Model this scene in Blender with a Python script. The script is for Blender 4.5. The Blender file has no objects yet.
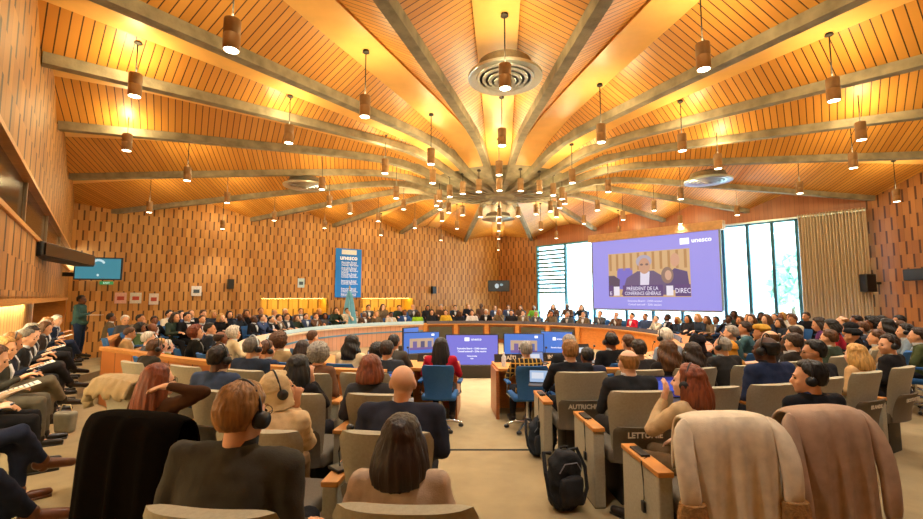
import bpy, bmesh, math, random
from mathutils import Vector, Matrix, noise, Euler
random.seed(7)
SCOL = bpy.context.scene.collection
col = bpy.data.collections.new('hall')   # linked to the scene at the end
KIDS = {}
PI = math.pi
# ------------------------------------------------------------------ camera geometry
CZ = 1.68; PITCH = math.radians(4.87); F = 440.0
CP, SP = math.cos(PITCH), math.sin(PITCH)
def hit(px, py, z):
    a = (px-461.5)/F; b = (259.5-py)/F
    d = Vector((a, CP-b*SP, SP+b*CP))
    t = (z-CZ)/d.z
    return Vector((0, 0, CZ)) + d*t
def atY(px, Y, z=0.0):
    D = Y*CP+(z-CZ)*SP
    return Vector(((px-461.5)/F*D, Y, z))
def proj(p):
    D = p.y*CP+(p.z-CZ)*SP; u = (p.z-CZ)*CP-p.y*SP
    return 461.5+F*p.x/D, 259.5-F*u/D
HUB = Vector((1.06, 12.0, 0)); RC = Vector((.3, 12.9, 0)); LOW = -.17

# ------------------------------------------------------------------ materials
def srgb(h):
    h = h.lstrip('#'); c = [int(h[i:i+2], 16)/255 for i in (0, 2, 4)]
    return tuple(x/12.92 if x <= .04045 else ((x+.055)/1.055)**2.4 for x in c)+(1,)
MC = {}
def mat(hexc, rough=.8, var=.15, scale=30, bump=.0, metal=0, stretch=(1, 1, 1), emit=0, sheen=0, spec=.4, bscale=None):
    key = (hexc, rough, var, scale, bump, metal, stretch, emit, sheen, spec, bscale)
    if key in MC: return MC[key]
    m = bpy.data.materials.new('mat_'+hexc.strip('#')); m.use_nodes = True
    nt = m.node_tree; N = nt.nodes; L = nt.links; b = N['Principled BSDF']
    c = srgb(hexc)
    tc = N.new('ShaderNodeTexCoord'); mp = N.new('ShaderNodeMapping'); mp.inputs['Scale'].default_value = stretch
    L.new(tc.outputs['Object'], mp.inputs[0])
    no = N.new('ShaderNodeTexNoise'); no.inputs['Scale'].default_value = scale; no.inputs['Detail'].default_value = 4
    L.new(mp.outputs[0], no.inputs['Vector'])
    r = N.new('ShaderNodeValToRGB'); r.color_ramp.elements[0].position = .3; r.color_ramp.elements[1].position = .7
    r.color_ramp.elements[0].color = tuple(x*(1-var) for x in c[:3])+(1,)
    r.color_ramp.elements[1].color = tuple(min(1, x*(1+var)) for x in c[:3])+(1,)
    L.new(no.outputs['Fac'], r.inputs[0]); L.new(r.outputs[0], b.inputs['Base Color'])
    b.inputs['Roughness'].default_value = rough; b.inputs['Metallic'].default_value = metal
    b.inputs['Specular IOR Level'].default_value = spec
    if sheen: b.inputs['Sheen Weight'].default_value = sheen
    if emit:
        L.new(r.outputs[0], b.inputs['Emission Color']); b.inputs['Emission Strength'].default_value = emit
    if bump:
        bp = N.new('ShaderNodeBump'); bp.inputs['Strength'].default_value = bump; bp.inputs['Distance'].default_value = .01
        if bscale:
            n2 = N.new('ShaderNodeTexNoise'); n2.inputs['Scale'].default_value = bscale; L.new(mp.outputs[0], n2.inputs['Vector']); L.new(n2.outputs['Fac'], bp.inputs['Height'])
        else: L.new(no.outputs['Fac'], bp.inputs['Height'])
        L.new(bp.outputs[0], b.inputs['Normal'])
    MC[key] = m; return m
def cloth(h): return mat(h, .92, .14, 14, .25, spec=.15, bscale=180)
def skinm(h): return mat(h, .55, .07, 18, .05, spec=.35)
def hairm(h): return mat(h, .5, .45, 55, .6, stretch=(1, 1, .12), spec=.35)
def plastic(h): return mat(h, .4, .05, 20)
def metalm(h, r=.35): return mat(h, r, .06, 30, metal=.9)
def woodm(h, r=.4): return mat(h, r, .18, 9, .05, stretch=(1, 1, 8))
def glow(h, s=1.0):
    key = ('glow', h, s)
    if key in MC: return MC[key]
    m = bpy.data.materials.new('glow_'+h.strip('#')); m.use_nodes = True
    N = m.node_tree.nodes; b = N['Principled BSDF']
    b.inputs['Base Color'].default_value = (.02, .02, .02, 1); b.inputs['Emission Color'].default_value = srgb(h)
    b.inputs['Emission Strength'].default_value = s; b.inputs['Roughness'].default_value = .5
    MC[key] = m; return m
class NG:
    def __init__(s, name):
        s.m = bpy.data.materials.new(name); s.m.use_nodes = True; s.N = s.m.node_tree.nodes; s.L = s.m.node_tree.links; s.b = s.N['Principled BSDF']
    def link(s, a, b): s.L.new(a, b)
    def math(s, op, a, b=None, c=None):
        n = s.N.new('ShaderNodeMath'); n.operation = op
        for i, v in enumerate((a, b, c)):
            if v is None: continue
            if isinstance(v, (int, float)): n.inputs[i].default_value = v
            else: s.L.new(v, n.inputs[i])
        return n.outputs[0]
    def uv(s):
        t = s.N.new('ShaderNodeTexCoord'); x = s.N.new('ShaderNodeSeparateXYZ'); s.L.new(t.outputs['UV'], x.inputs[0]); return x.outputs[0], x.outputs[1], t
    def mix(s, f, a, b):
        n = s.N.new('ShaderNodeMix'); n.data_type = 'RGBA'
        if isinstance(f, (int, float)): n.inputs[0].default_value = f
        else: s.L.new(f, n.inputs[0])
        for i, v in ((6, a), (7, b)):
            if isinstance(v, tuple): n.inputs[i].default_value = v
            else: s.L.new(v, n.inputs[i])
        return n.outputs[2]
    def rand(s, a, b):
        cx = s.N.new('ShaderNodeCombineXYZ'); s.L.new(a, cx.inputs[0])
        if b is not None: s.L.new(b, cx.inputs[1])
        w = s.N.new('ShaderNodeTexWhiteNoise'); s.L.new(cx.outputs[0], w.inputs[0]); return w.outputs[0]
    def bump(s, h, st=.5, d=.02):
        n = s.N.new('ShaderNodeBump'); n.inputs['Strength'].default_value = st; n.inputs['Distance'].default_value = d
        s.L.new(h, n.inputs['Height']); s.L.new(n.outputs[0], s.b.inputs['Normal'])
def peg_wall(name, light, darkc, slot, cw=.17, rh=.78):
    g = NG(name); u, v, t = g.uv()
    uc = g.math('DIVIDE', u, cw); ci = g.math('FLOOR', uc); f = g.math('FRACT', uc)
    par = g.math('MULTIPLY', g.math('FLOORED_MODULO', ci, 2.0), .5)
    vv = g.math('ADD', g.math('DIVIDE', v, rh), par); fv = g.math('FRACT', vv); ri = g.math('FLOOR', vv)
    s1 = g.math('MULTIPLY', g.math('LESS_THAN', f, .3), g.math('LESS_THAN', fv, .5))
    seam = g.math('GREATER_THAN', f, .95)
    up = g.math('GREATER_THAN', fv, .5)
    rn = g.rand(ci, ri)
    c = g.mix(rn, srgb(light), srgb(darkc))
    no = g.N.new('ShaderNodeTexNoise'); no.inputs['Scale'].default_value = 3; mp = g.N.new('ShaderNodeMapping'); mp.inputs['Scale'].default_value = (12, 1, 1)
    g.link(t.outputs['UV'], mp.inputs[0]); g.link(mp.outputs[0], no.inputs[0])
    c = g.mix(g.math('MULTIPLY', no.outputs[0], .5), c, srgb(darkc))
    c = g.mix(g.math('MULTIPLY', up, .18), c, srgb(light))
    c = g.mix(g.math('MULTIPLY', seam, .45), c, srgb(slot))
    c = g.mix(s1, c, srgb(slot)); g.link(c, g.b.inputs['Base Color'])
    g.b.inputs['Roughness'].default_value = .55
    g.bump(g.math('SUBTRACT', g.math('MULTIPLY', up, .4), s1), .8, .03)
    return g.m
def slat_mat(name, light, darkc, line, w=.105, lw=.13):
    g = NG(name); u, v, t = g.uv()
    uc = g.math('DIVIDE', u, w); ci = g.math('FLOOR', uc); f = g.math('FRACT', uc)
    gap = g.math('LESS_THAN', f, lw)
    rn = g.rand(ci, None)
    c = g.mix(g.math('MULTIPLY', rn, .6), srgb(light), srgb(darkc)); c = g.mix(gap, c, srgb(line))
    g.link(c, g.b.inputs['Base Color']); g.b.inputs['Roughness'].default_value = .42
    g.bump(g.math('SUBTRACT', 1.0, gap), .6, .01); return g.m
def plank_mat(name, light, darkc, w=.14):
    g = NG(name); u, v, t = g.uv()
    uc = g.math('DIVIDE', u, w); ci = g.math('FLOOR', uc); f = g.math('FRACT', uc)
    gap = g.math('LESS_THAN', f, .05); rn = g.rand(ci, None)
    no = g.N.new('ShaderNodeTexNoise'); no.inputs['Scale'].default_value = 2; mp = g.N.new('ShaderNodeMapping'); mp.inputs['Scale'].default_value = (14, 1, 1)
    g.link(t.outputs['UV'], mp.inputs[0]); g.link(mp.outputs[0], no.inputs[0])
    c = g.mix(g.math('MULTIPLY', g.math('ADD', rn, no.outputs[0]), .5), srgb(light), srgb(darkc)); c = g.mix(g.math('MULTIPLY', gap, .7), c, (.03, .015, .008, 1))
    g.link(c, g.b.inputs['Base Color']); g.b.inputs['Roughness'].default_value = .4; return g.m

# ------------------------------------------------------------------ mesh builder
class MB:
    def __init__(s): s.v = []; s.f = []; s.uv = None; s.mi = []; s.cm = 0
    def add(s, vs, fs, M=None):
        o = len(s.v)
        s.v.extend([tuple(M @ Vector(p)) if M else tuple(p) for p in vs])
        s.f.extend([tuple(i+o for i in f) for f in fs]); s.mi.extend([s.cm]*len(fs)); return s
    def box(s, cx, cy, cz, sx, sy, sz, M=None, bev=0, taper=1.0):
        x, y, z = sx/2, sy/2, sz/2
        if bev <= 0:
            vs = [(cx+a*x*(taper if c < 0 else 1), cy+b*y, cz+c*z) for c in (-1, 1) for b in (-1, 1) for a in (-1, 1)]
            return s.add(vs, [(0, 2, 3, 1), (4, 5, 7, 6), (0, 1, 5, 4), (2, 6, 7, 3), (0, 4, 6, 2), (1, 3, 7, 5)], M)
        bm = bmesh.new(); bmesh.ops.create_cube(bm, size=1)
        for v in bm.verts:
            k = taper if v.co.z < 0 else 1
            v.co = Vector((cx+v.co.x*sx*k, cy+v.co.y*sy, cz+v.co.z*sz))
        bmesh.ops.bevel(bm, geom=bm.edges[:], offset=min(bev, min(sx, sy, sz)*.48), segments=3, profile=.6, affect='EDGES')
        bm.verts.index_update(); vs = [v.co.copy() for v in bm.verts]; fs = [[v.index for v in f.verts] for f in bm.faces]; bm.free()
        return s.add(vs, fs, M)
    def loft(s, rings, cap=True, closed=True):
        n = len(rings[0]); vs = [p for r in rings for p in r]; fs = []
        for i in range(len(rings)-1):
            for j in range(n if closed else n-1):
                k = (j+1) % n
                fs.append((i*n+j, i*n+k, (i+1)*n+k, (i+1)*n+j))
        if cap:
            fs.append(tuple(reversed(range(n)))); fs.append(tuple((len(rings)-1)*n+j for j in range(n)))
        return s.add(vs, fs)
    def cap(s, a, b, ra, rb, n=14, hemi=True):
        a = Vector(a); b = Vector(b); d = b-a; L = d.length
        if L < 1e-6: d = Vector((0, 0, 1)); L = 1e-6
        d = d/L; q = d.to_track_quat('Z', 'Y').to_matrix()
        prof = []
        K = 4
        if hemi:
            for i in range(K): t = PI/2*(1-i/K); prof.append((-ra*math.sin(t), ra*math.cos(t)))
        prof.append((0, ra)); prof.append((L, rb))
        if hemi:
            for i in range(1, K+1): t = PI/2*i/K; prof.append((L+rb*math.sin(t), rb*math.cos(t)))
        rings = []
        for (z, r) in prof:
            r = max(r, 1e-4)
            rings.append([a+q @ Vector((r*math.cos(2*PI*j/n), r*math.sin(2*PI*j/n), z)) for j in range(n)])
        return s.loft(rings)
    def tube(s, pts, r, n=8):
        pts = [Vector(p) for p in pts]; rings = []
        for i, p in enumerate(pts):
            d = (pts[min(i+1, len(pts)-1)]-pts[max(i-1, 0)]).normalized(); q = d.to_track_quat('Z', 'Y').to_matrix()
            rr = r[i] if isinstance(r, (list, tuple)) else r
            rings.append([p+q @ Vector((rr*math.cos(2*PI*j/n), rr*math.sin(2*PI*j/n), 0)) for j in range(n)])
        return s.loft(rings)
    def ell(s, c, r, n=18, m=12, M=None):
        vs = []; fs = []
        for i in range(m+1):
            t = PI*i/m; t = min(max(t, .02), PI-.02)
            for j in range(n):
                p = 2*PI*j/n
                vs.append((c[0]+r[0]*math.sin(t)*math.cos(p), c[1]+r[1]*math.sin(t)*math.sin(p), c[2]+r[2]*math.cos(t)))
        for i in range(m):
            for j in range(n):
                k = (j+1) % n; fs.append((i*n+j, (i+1)*n+j, (i+1)*n+k, i*n+k))
        fs.append(tuple(range(n))); fs.append(tuple(reversed([m*n+j for j in range(n)])))
        return s.add(vs, fs, M)
    def lathe(s, prof, c=(0, 0, 0), n=24, cap=True):
        rings = [[Vector((c[0]+r*math.cos(2*PI*j/n), c[1]+r*math.sin(2*PI*j/n), c[2]+z)) for j in range(n)] for (r, z) in prof]
        return s.loft(rings, cap)
    def mesh(s, name, smooth=True):
        me = bpy.data.meshes.new(name); me.from_pydata(s.v, [], s.f)
        if smooth: me.polygons.foreach_set('use_smooth', [True]*len(me.polygons))
        me.update(); return me
def flat_uvs(me, fn):
    l = me.uv_layers.new(name='UVMap')
    for p in me.polygons:
        for li in p.loop_indices:
            l.data[li].uv = fn(me.vertices[me.loops[li].vertex_index].co)
def link(name, me, m, parent=None, loc=None, rz=None, M=None, auto=False):
    o = bpy.data.objects.new(name, me); col.objects.link(o)
    if m is not None:
        if not me.materials: me.materials.append(m)
        o.material_slots[0].link = 'OBJECT'; o.material_slots[0].material = m
    if parent: o.parent = parent; KIDS.setdefault(parent.name, []).append(o)
    if loc is not None: o.location = loc
    if rz is not None: o.rotation_euler = (0, 0, rz)
    if M is not None: o.matrix_local = M
    return o
def sharp(me, ang=40):
    bm = bmesh.new(); bm.from_mesh(me); a = math.radians(ang)
    for e in bm.edges:
        e.smooth = not (len(e.link_faces) == 2 and e.calc_face_angle(0) > a)
    bm.to_mesh(me); bm.free()
def part(name, mb, m, parent=None, loc=None, rz=None, smooth=True, M=None):
    me = mb.mesh(name, smooth)
    if smooth: sharp(me)
    return link(name, me, m, parent, loc, rz, M)
def tag(o, label=None, cat=None, group=None, kind=None):
    if label: o['label'] = label
    if cat: o['category'] = cat
    if group: o['group'] = group
    if kind: o['kind'] = kind
    return o
def empty(name, loc=(0, 0, 0), rz=0):
    o = bpy.data.objects.new(name, None); col.objects.link(o); o.location = loc; o.rotation_euler = (0, 0, rz); o.empty_display_size = .1; return o
def struct(o): o['kind'] = 'structure'; return o
def children(o): return KIDS.get(o.name, [])
def copy_tree(o, loc=None, rz=None, kids=None, parent=None):
    c = o.copy(); col.objects.link(c)
    if parent: c.parent = parent; KIDS.setdefault(parent.name, []).append(c)
    for ch in KIDS.get(o.name, []): copy_tree(ch, parent=c)
    if loc is not None: c.location = loc
    if rz is not None: c.rotation_euler = (0, 0, rz)
    return c
def text_mesh(body, size, ext=.002, align='CENTER', bold=0):
    cu = bpy.data.curves.new('t', 'FONT'); cu.body = body; cu.size = size; cu.extrude = ext; cu.align_x = align; cu.align_y = 'CENTER'; cu.resolution_u = 2; cu.offset = bold
    o = bpy.data.objects.new('t', cu); SCOL.objects.link(o)
    dg = bpy.context.evaluated_depsgraph_get(); dg.update(); me = bpy.data.meshes.new_from_object(o.evaluated_get(dg))
    bpy.data.objects.remove(o); bpy.data.curves.remove(cu); me.materials.clear(); me.name = 'lettering'; return me
QV = 1.3
def remesh(mb, vox, smooth_it=4, disp=None):
    vox *= QV
    me = mb.mesh('tmp'); o = bpy.data.objects.new('tmp', me); SCOL.objects.link(o)
    r = o.modifiers.new('r', 'REMESH'); r.mode = 'VOXEL'; r.voxel_size = vox; r.use_smooth_shade = True
    if smooth_it:
        s = o.modifiers.new('s', 'SMOOTH'); s.factor = .5; s.iterations = smooth_it
    dg = bpy.context.evaluated_depsgraph_get(); dg.update(); m2 = bpy.data.meshes.new_from_object(o.evaluated_get(dg))
    bpy.data.objects.remove(o); bpy.data.meshes.remove(me)
    if disp:
        for v in m2.vertices: v.co += v.normal*disp(v.co)
    m2.polygons.foreach_set('use_smooth', [True]*len(m2.polygons)); m2.materials.clear(); m2.update(); return m2
def face_rz(p, target): return math.atan2(target.y-p.y, target.x-p.x)-PI/2

# ------------------------------------------------------------------ materials used
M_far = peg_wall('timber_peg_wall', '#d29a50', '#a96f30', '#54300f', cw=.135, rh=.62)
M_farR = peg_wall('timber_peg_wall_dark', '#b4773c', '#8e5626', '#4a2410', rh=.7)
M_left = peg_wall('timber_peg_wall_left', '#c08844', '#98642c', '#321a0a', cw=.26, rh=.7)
M_slat = slat_mat('ceiling_slats', '#dc9a42', '#c07a28', '#45240b')
M_band = mat('#efb763', .4, .06, 4)
M_plain = plank_mat('timber_boards', '#c98b58', '#b07244')
M_conc = mat('#8d836b', .85, .3, 5, .5, stretch=(1, 1, 1), bscale=40)
M_alum = metalm('#b9c4c6', .4)
M_winframe = mat('#4d7f8d', .5, .05, 10, metal=.3)
M_carpet = mat('#93805c', .95, .12, 3.5, .25, bscale=220)
M_wood = woodm('#c4823e'); M_woodd = woodm('#9a5526'); M_pink = plank_mat('pale_rose_wood', '#d6a383', '#c08a68', .2)
M_grey = mat('#a39c86', .95, .08, 60, .3, bscale=240, spec=.15); M_greyd = mat('#71695c', .95, .06, 60, .3, bscale=240, spec=.15)
M_black = plastic('#15161a'); M_blue = mat('#33629c', .85, .08, 50, .15, spec=.2)
M_chrome = metalm('#c8ccd0', .25); M_dark = mat('#2b2620', .6, .1, 20)
# ------------------------------------------------------------------ room plan
L0 = Vector((.5, -1.5, 0)); Ln = Vector((.771, .636, 0)); Lu = Vector((-.636, .771, 0))
LC = Vector((-11.7, 13.3, 0)); FC = Vector((2.0, 23.5, 0)); RCn = Vector((11.75, 12.6, 0)); RB = Vector((11.9, -2, 0)); BB = Vector((.44, -1.5, 0))
def lpt(t, n=-.69, z=0):  # point on the left wall at Y = t, offset n
    y = t; x = (n-.636*y)/.771; return Vector((x, y, z))
def wall_quad(name, p0, p1, z0, z1, m, thick=.12, out=1, top=True, uoff=0):
    p0 = Vector((p0.x, p0.y, 0)); p1 = Vector((p1.x, p1.y, 0)); d = (p1-p0); L = d.length; d.normalize(); n = Vector((d.y, -d.x, 0))*thick*out
    mb = MB(); vs = [p0+Vector((0, 0, z0)), p1+Vector((0, 0, z0)), p1+Vector((0, 0, z1)), p0+Vector((0, 0, z1))]
    vs += [v+n for v in vs]
    mb.add(vs, [(0, 1, 2, 3), (7, 6, 5, 4), (0, 4, 5, 1), (3, 2, 6, 7), (1, 5, 6, 2), (0, 3, 7, 4)])
    me = mb.mesh(name, False); flat_uvs(me, lambda c: ((c-p0).dot(d)+uoff, c.z)); return struct(link(name, me, m))
HI = 6.2
# floors
def poly_floor(name, pts, z, m, th=.12):
    mb = MB(); n = len(pts); vs = [(p[0], p[1], z) for p in pts]+[(p[0], p[1], z-th) for p in pts]
    fs = [tuple(range(n)), tuple(reversed(range(n, 2*n)))]+[(i, (i+1) % n+n, (i+1) % n)[:0] or (i, i+n, (i+1) % n+n, (i+1) % n) for i in range(n)]
    mb.add(vs, fs); return struct(part(name, mb, m, smooth=False))
poly_floor('floor', [(3.5, -3.5), (13, -3.5), (13.2, 13), (2, 25), (-14, 14), (-2, -3.5)], LOW, M_carpet)
step = [(-8.2, 9.6), (-6.5, 7.6), (-4.3, 6.1), (-2.3, 5.3), (-.9, 5.0), (1.2, 5.0), (2.6, 5.1), (4.1, 5.5), (5.5, 6.2), (6.9, 7.5), (7.9, 9.3), (8.3, 11.5), (12.6, 12)]
poly_floor('floor_upper', [(-14, 13.8), (-12.6, 12.2), (-8.6, 12.0)]+step+[(12.6, -3), (-1, -3)], 0, M_carpet, .165)
mb = MB(); pts = [Vector((x, y, .002)) for x, y in step[3:7]]; mb.tube(pts, .012, 6); struct(part('trim_1', mb, M_dark))
# left wall: upper overhang, booth window strip, soffit, recessed wall
a, b = lpt(-1.6), lpt(13.25)
wall_quad('wall_left', a, b, 3.1, HI, M_left, out=-1)
wall_quad('wall_left_lower', a, b, 1.65, 2.5, M_left, out=-1)
a2, b2 = lpt(-1.6, -1.42), lpt(13.8, -1.42)
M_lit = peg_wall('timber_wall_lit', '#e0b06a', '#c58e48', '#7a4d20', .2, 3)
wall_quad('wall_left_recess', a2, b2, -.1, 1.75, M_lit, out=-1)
mb = MB(); mb.add([lpt(-1.6, -.69, 1.65), lpt(13.2, -.69, 1.65), lpt(12.6, -2.0, 1.65), lpt(-1.6, -2.0, 1.65), lpt(-1.6, -.69, 1.69), lpt(13.2, -.69, 1.69), lpt(12.6, -2.0, 1.69), lpt(-1.6, -2.0, 1.69)],
   [(0, 3, 2, 1), (4, 5, 6, 7), (0, 1, 5, 4)]); struct(part('ceiling_soffit', mb, woodm('#b97a3c'), smooth=False))
mb = MB(); p = lpt(12.7, -.69); q = lpt(12.7, -1.4)
mb.add([p, q, q+Vector((0, 0, 1.66)), p+Vector((0, 0, 1.66)), lpt(13.25, -.69), lpt(13.25, -1.4), lpt(13.25, -1.4, 1.66), lpt(13.25, -.69, 1.66)], [(0, 1, 2, 3), (4, 7, 6, 5), (0, 3, 7, 4)])
struct(part('wall_left_pier', mb, woodm('#a96c33'), smooth=False))
M_bglass = mat('#1d140c', .12, .1, 2, spec=.9)
wall_quad('window_booths', lpt(-1.6, -.75), lpt(12.9, -.75), 2.45, 3.15, M_bglass, .04, -1)
for k, (z, h, d) in enumerate(((2.5, .05, .1), (3.1, .05, .1), (1.66, .07, .04))):
    mb = MB(); mb.add([lpt(-1.6, -.66, z-h), lpt(13, -.66, z-h), lpt(13, -.66-d, z-h), lpt(-1.6, -.66-d, z-h), lpt(-1.6, -.66, z), lpt(13, -.66, z), lpt(13, -.66-d, z), lpt(-1.6, -.66-d, z)],
      [(0, 3, 2, 1), (4, 5, 6, 7), (0, 1, 5, 4), (3, 7, 6, 2), (1, 2, 6, 5), (0, 4, 7, 3)])
    struct(part('trim_%d' % (k+2), mb, woodm('#c98c46'), smooth=False))
for k, y in enumerate((3.6, 5.2, 7.4, 10)):
    mb = MB(); p = lpt(y, -.73, 2.8); mb.box(0, 0, 0, .03, .05, .62, Matrix.Translation(p) @ Matrix.Rotation(math.radians(39.5), 4, 'Z')); struct(part('window_booths_frame', mb, metalm('#b8a88c'), smooth=False))
# far wall with lit niches
d = (FC-LC).normalized(); def_n = Vector((d.y, -d.x, 0))
def on_far(px):
    k = (px-461.5)/F  # X = k*Y
    t = (k*LC.y-LC.x)/(d.x-k*d.y); return t
T = {n: on_far(n) for n in (75, 262, 328, 362, 414)}
LF = (FC-LC).length
def fp(t): return LC+d*t
wall_quad('wall_far', fp(-.3), fp(LF), 1.62, HI, M_far, out=-1)
for nm, t0, t1 in (('wall_far_pier', -.3, T[262]), ('wall_far_pier_middle', T[328], T[362]), ('wall_far_pier_end', T[414], LF)):
    wall_quad(nm, fp(t0), fp(t1), -.2, 1.62, M_far, out=-1, uoff=t0+.3)
M_niche = peg_wall('niche_timber', '#dcb060', '#c2923f', '#7d5a22', .2, 1.2)
for k, (t0, t1) in enumerate(((T[262], T[328]), (T[362], T[414]))):
    nb = Vector((-d.y, d.x, 0))*.9
    wall_quad('wall_niche_back', fp(t0)+nb, fp(t1)+nb, -.2, 1.75, M_niche, out=-1)
    for tt in (t0, t1): wall_quad('wall_niche_side', fp(tt), fp(tt)+nb, -.2, 1.75, mat('#d9a93f', .5, .05), .05, 1 if tt == t1 else -1)
    mb = MB(); mb.add([fp(t0)+Vector((0, 0, 1.66)), fp(t1)+Vector((0, 0, 1.66)), fp(t1)+nb+Vector((0, 0, 1.66)), fp(t0)+nb+Vector((0, 0, 1.66))], [(0, 1, 2, 3)]); struct(part('ceiling_niche', mb, mat('#e8cf8e', .6), smooth=False))
    mb = MB(); p = fp((t0+t1)/2)-def_n*.25*0; R = Matrix.Translation(fp((t0+t1)/2)+nb*.45+Vector((0, 0, 1.63))) @ Matrix.Rotation(math.atan2(d.y, d.x), 4, 'Z')
    mb.box(0, 0, 0, (t1-t0)*.96, .08, .03, R); o = part('niche_light_strip', mb, glow('#ffd978', 28)); tag(o, 'warm light strip in the ceiling of the %s lit wall niche' % ('long' if k == 0 else 'short'), 'light')
# wall between far corner and windows
dw = (RCn-FC).normalized(); LW = (RCn-FC).length
def wp(t): return FC+dw*t
def on_win(px):
    k = (px-461.5)/F; return (k*FC.y-FC.x)/(dw.x-k*dw.y)
WT = {n: on_win(n) for n in (538, 566, 594, 725, 750, 775, 800, 864)}
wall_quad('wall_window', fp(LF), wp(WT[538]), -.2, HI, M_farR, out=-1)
ZT = 4.17
wall_quad('wall_window_header', wp(WT[538]), wp(LW), ZT, HI, plank_mat('header_boards', '#a8643a', '#8a4c28', .12), out=-1)
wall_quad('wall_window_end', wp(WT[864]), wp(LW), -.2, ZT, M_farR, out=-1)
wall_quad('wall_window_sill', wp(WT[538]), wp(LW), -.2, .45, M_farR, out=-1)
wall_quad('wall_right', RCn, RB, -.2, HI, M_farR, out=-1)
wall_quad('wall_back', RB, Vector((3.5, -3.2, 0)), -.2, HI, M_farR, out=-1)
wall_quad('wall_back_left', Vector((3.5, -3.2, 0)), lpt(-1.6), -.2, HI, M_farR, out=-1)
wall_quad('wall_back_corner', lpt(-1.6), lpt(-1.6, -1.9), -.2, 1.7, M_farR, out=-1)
# window frames and panes
edges = [WT[538], WT[566], WT[594], (WT[594]+WT[725])/2-1.1, (WT[594]+WT[725])/2, (WT[594]+WT[725])/2+1.1, WT[725], WT[750], WT[775], WT[800], (WT[800]+WT[864])/2, WT[864]]
rotw = math.atan2(dw.y, dw.x)
def wbox(mb, t, z, sx, sy, sz, off=0):
    mb.box(0, 0, 0, sx, sy, sz, Matrix.Translation(wp(t)+Vector((-dw.y, dw.x, 0))*off+Vector((0, 0, z))) @ Matrix.Rotation(rotw, 4, 'Z'))
gg = bpy.data.materials.new('window_glass'); gg.use_nodes = True
_n = gg.node_tree.nodes; _l = gg.node_tree.links; _n.remove(_n['Principled BSDF'])
_t = _n.new('ShaderNodeBsdfTransparent'); _t.inputs[0].default_value = (.9, .98, 1, 1); _g = _n.new('ShaderNodeBsdfGlossy'); _g.inputs['Roughness'].default_value = .05
_m = _n.new('ShaderNodeMixShader'); _m.inputs[0].default_value = .06; _l.new(_t.outputs[0], _m.inputs[1]); _l.new(_g.outputs[0], _m.inputs[2]); _l.new(_m.outputs[0], _n['Material Output'].inputs[0])
for i in range(len(edges)-1):
    t0, t1 = edges[i], edges[i+1]
    mb = MB()
    for t in (t0, t1): wbox(mb, t, (ZT+.45)/2, .09, .14, ZT-.45)
    for z in (.48, ZT-.03): wbox(mb, (t0+t1)/2, z, t1-t0, .14, .08)
    w = struct(part('window_%d' % (i+1), mb, M_winframe, smooth=False))
    if i == 0:
        for z in [1.9+.2*k for k in range(11)]:
            mb = MB(); wbox(mb, (t0+t1)/2, z, t1-t0-.1, .05, .10, .0); struct(part('window_louvre', mb, mat('#4f7480', .5), w, smooth=False))
    mb = MB(); wbox(mb, (t0+t1)/2, (ZT+.45)/2, t1-t0-.06, .015, ZT-.5); struct(part('window_pane', mb, gg, w, smooth=False))
# outside: terrace, building across the street, tree
mb = MB(); mb.box(22, 32, -1.4, 60, 60, .2, Matrix.Identity(4)); 
ext = empty('outside_building', (0, 0, 0)); tag(ext, 'pale apartment building across the street seen through the tall windows', 'building')
E = Matrix.Translation(wp(LW/2)+Vector((-dw.y, dw.x, 0))*16) @ Matrix.Rotation(rotw, 4, 'Z')
mb = MB(); mb.box(0, 1, 5, 60, 2, 14, E); part('facade', mb, mat('#e9eef0', .8, .06, .4, emit=1.2), ext, smooth=False)  # facade, its windows and balconies emit light themselves, standing in for daylight
for r in range(5):
    for c in range(-14, 15):
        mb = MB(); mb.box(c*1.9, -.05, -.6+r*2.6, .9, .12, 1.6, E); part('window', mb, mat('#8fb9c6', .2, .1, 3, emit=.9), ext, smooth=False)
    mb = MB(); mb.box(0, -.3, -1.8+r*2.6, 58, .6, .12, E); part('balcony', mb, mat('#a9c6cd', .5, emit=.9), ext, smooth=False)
struct(part('terrace_ground', MB().box(0, -7.2, -.5, 62, 15, .2, E), mat('#c9cfcb', .9, .1, 2), smooth=False))
def tree(t, off, h, lab):
    p = wp(t)+Vector((-dw.y, dw.x, 0))*off; e = empty('street_tree', (p.x, p.y, -.4)); tag(e, lab, 'tree')
    part('trunk', MB().cap((0, 0, 0), (0, 0, h*.6), .12, .07), mat('#5b4a3a', .9), e)
    mb = MB(); rr = random.Random(int(t*10))
    for i in range(500):
        v = Vector((rr.gauss(0, 1), rr.gauss(0, 1), rr.gauss(0, 1))).normalized()*rr.uniform(.4, 1)
        c = Vector((v.x*h*.28, v.y*h*.28, h*.72+v.z*h*.3)); s = .13
        R = Euler((rr.uniform(0, 6), rr.uniform(0, 6), 0)).to_matrix()
        mb.add([c+R @ Vector(q) for q in ((-s, -s, 0), (s, -s, 0), (s, s, 0), (-s, s, 0))], [(0, 1, 2, 3)])
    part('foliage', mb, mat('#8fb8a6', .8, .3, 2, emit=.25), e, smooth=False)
tree(WT[750]+.4, 6, 4.2, 'pale green street tree outside the middle tall window'); tree(WT[725]+.1, 9, 3.6, 'smaller street tree outside beside the projection screen edge')
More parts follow.
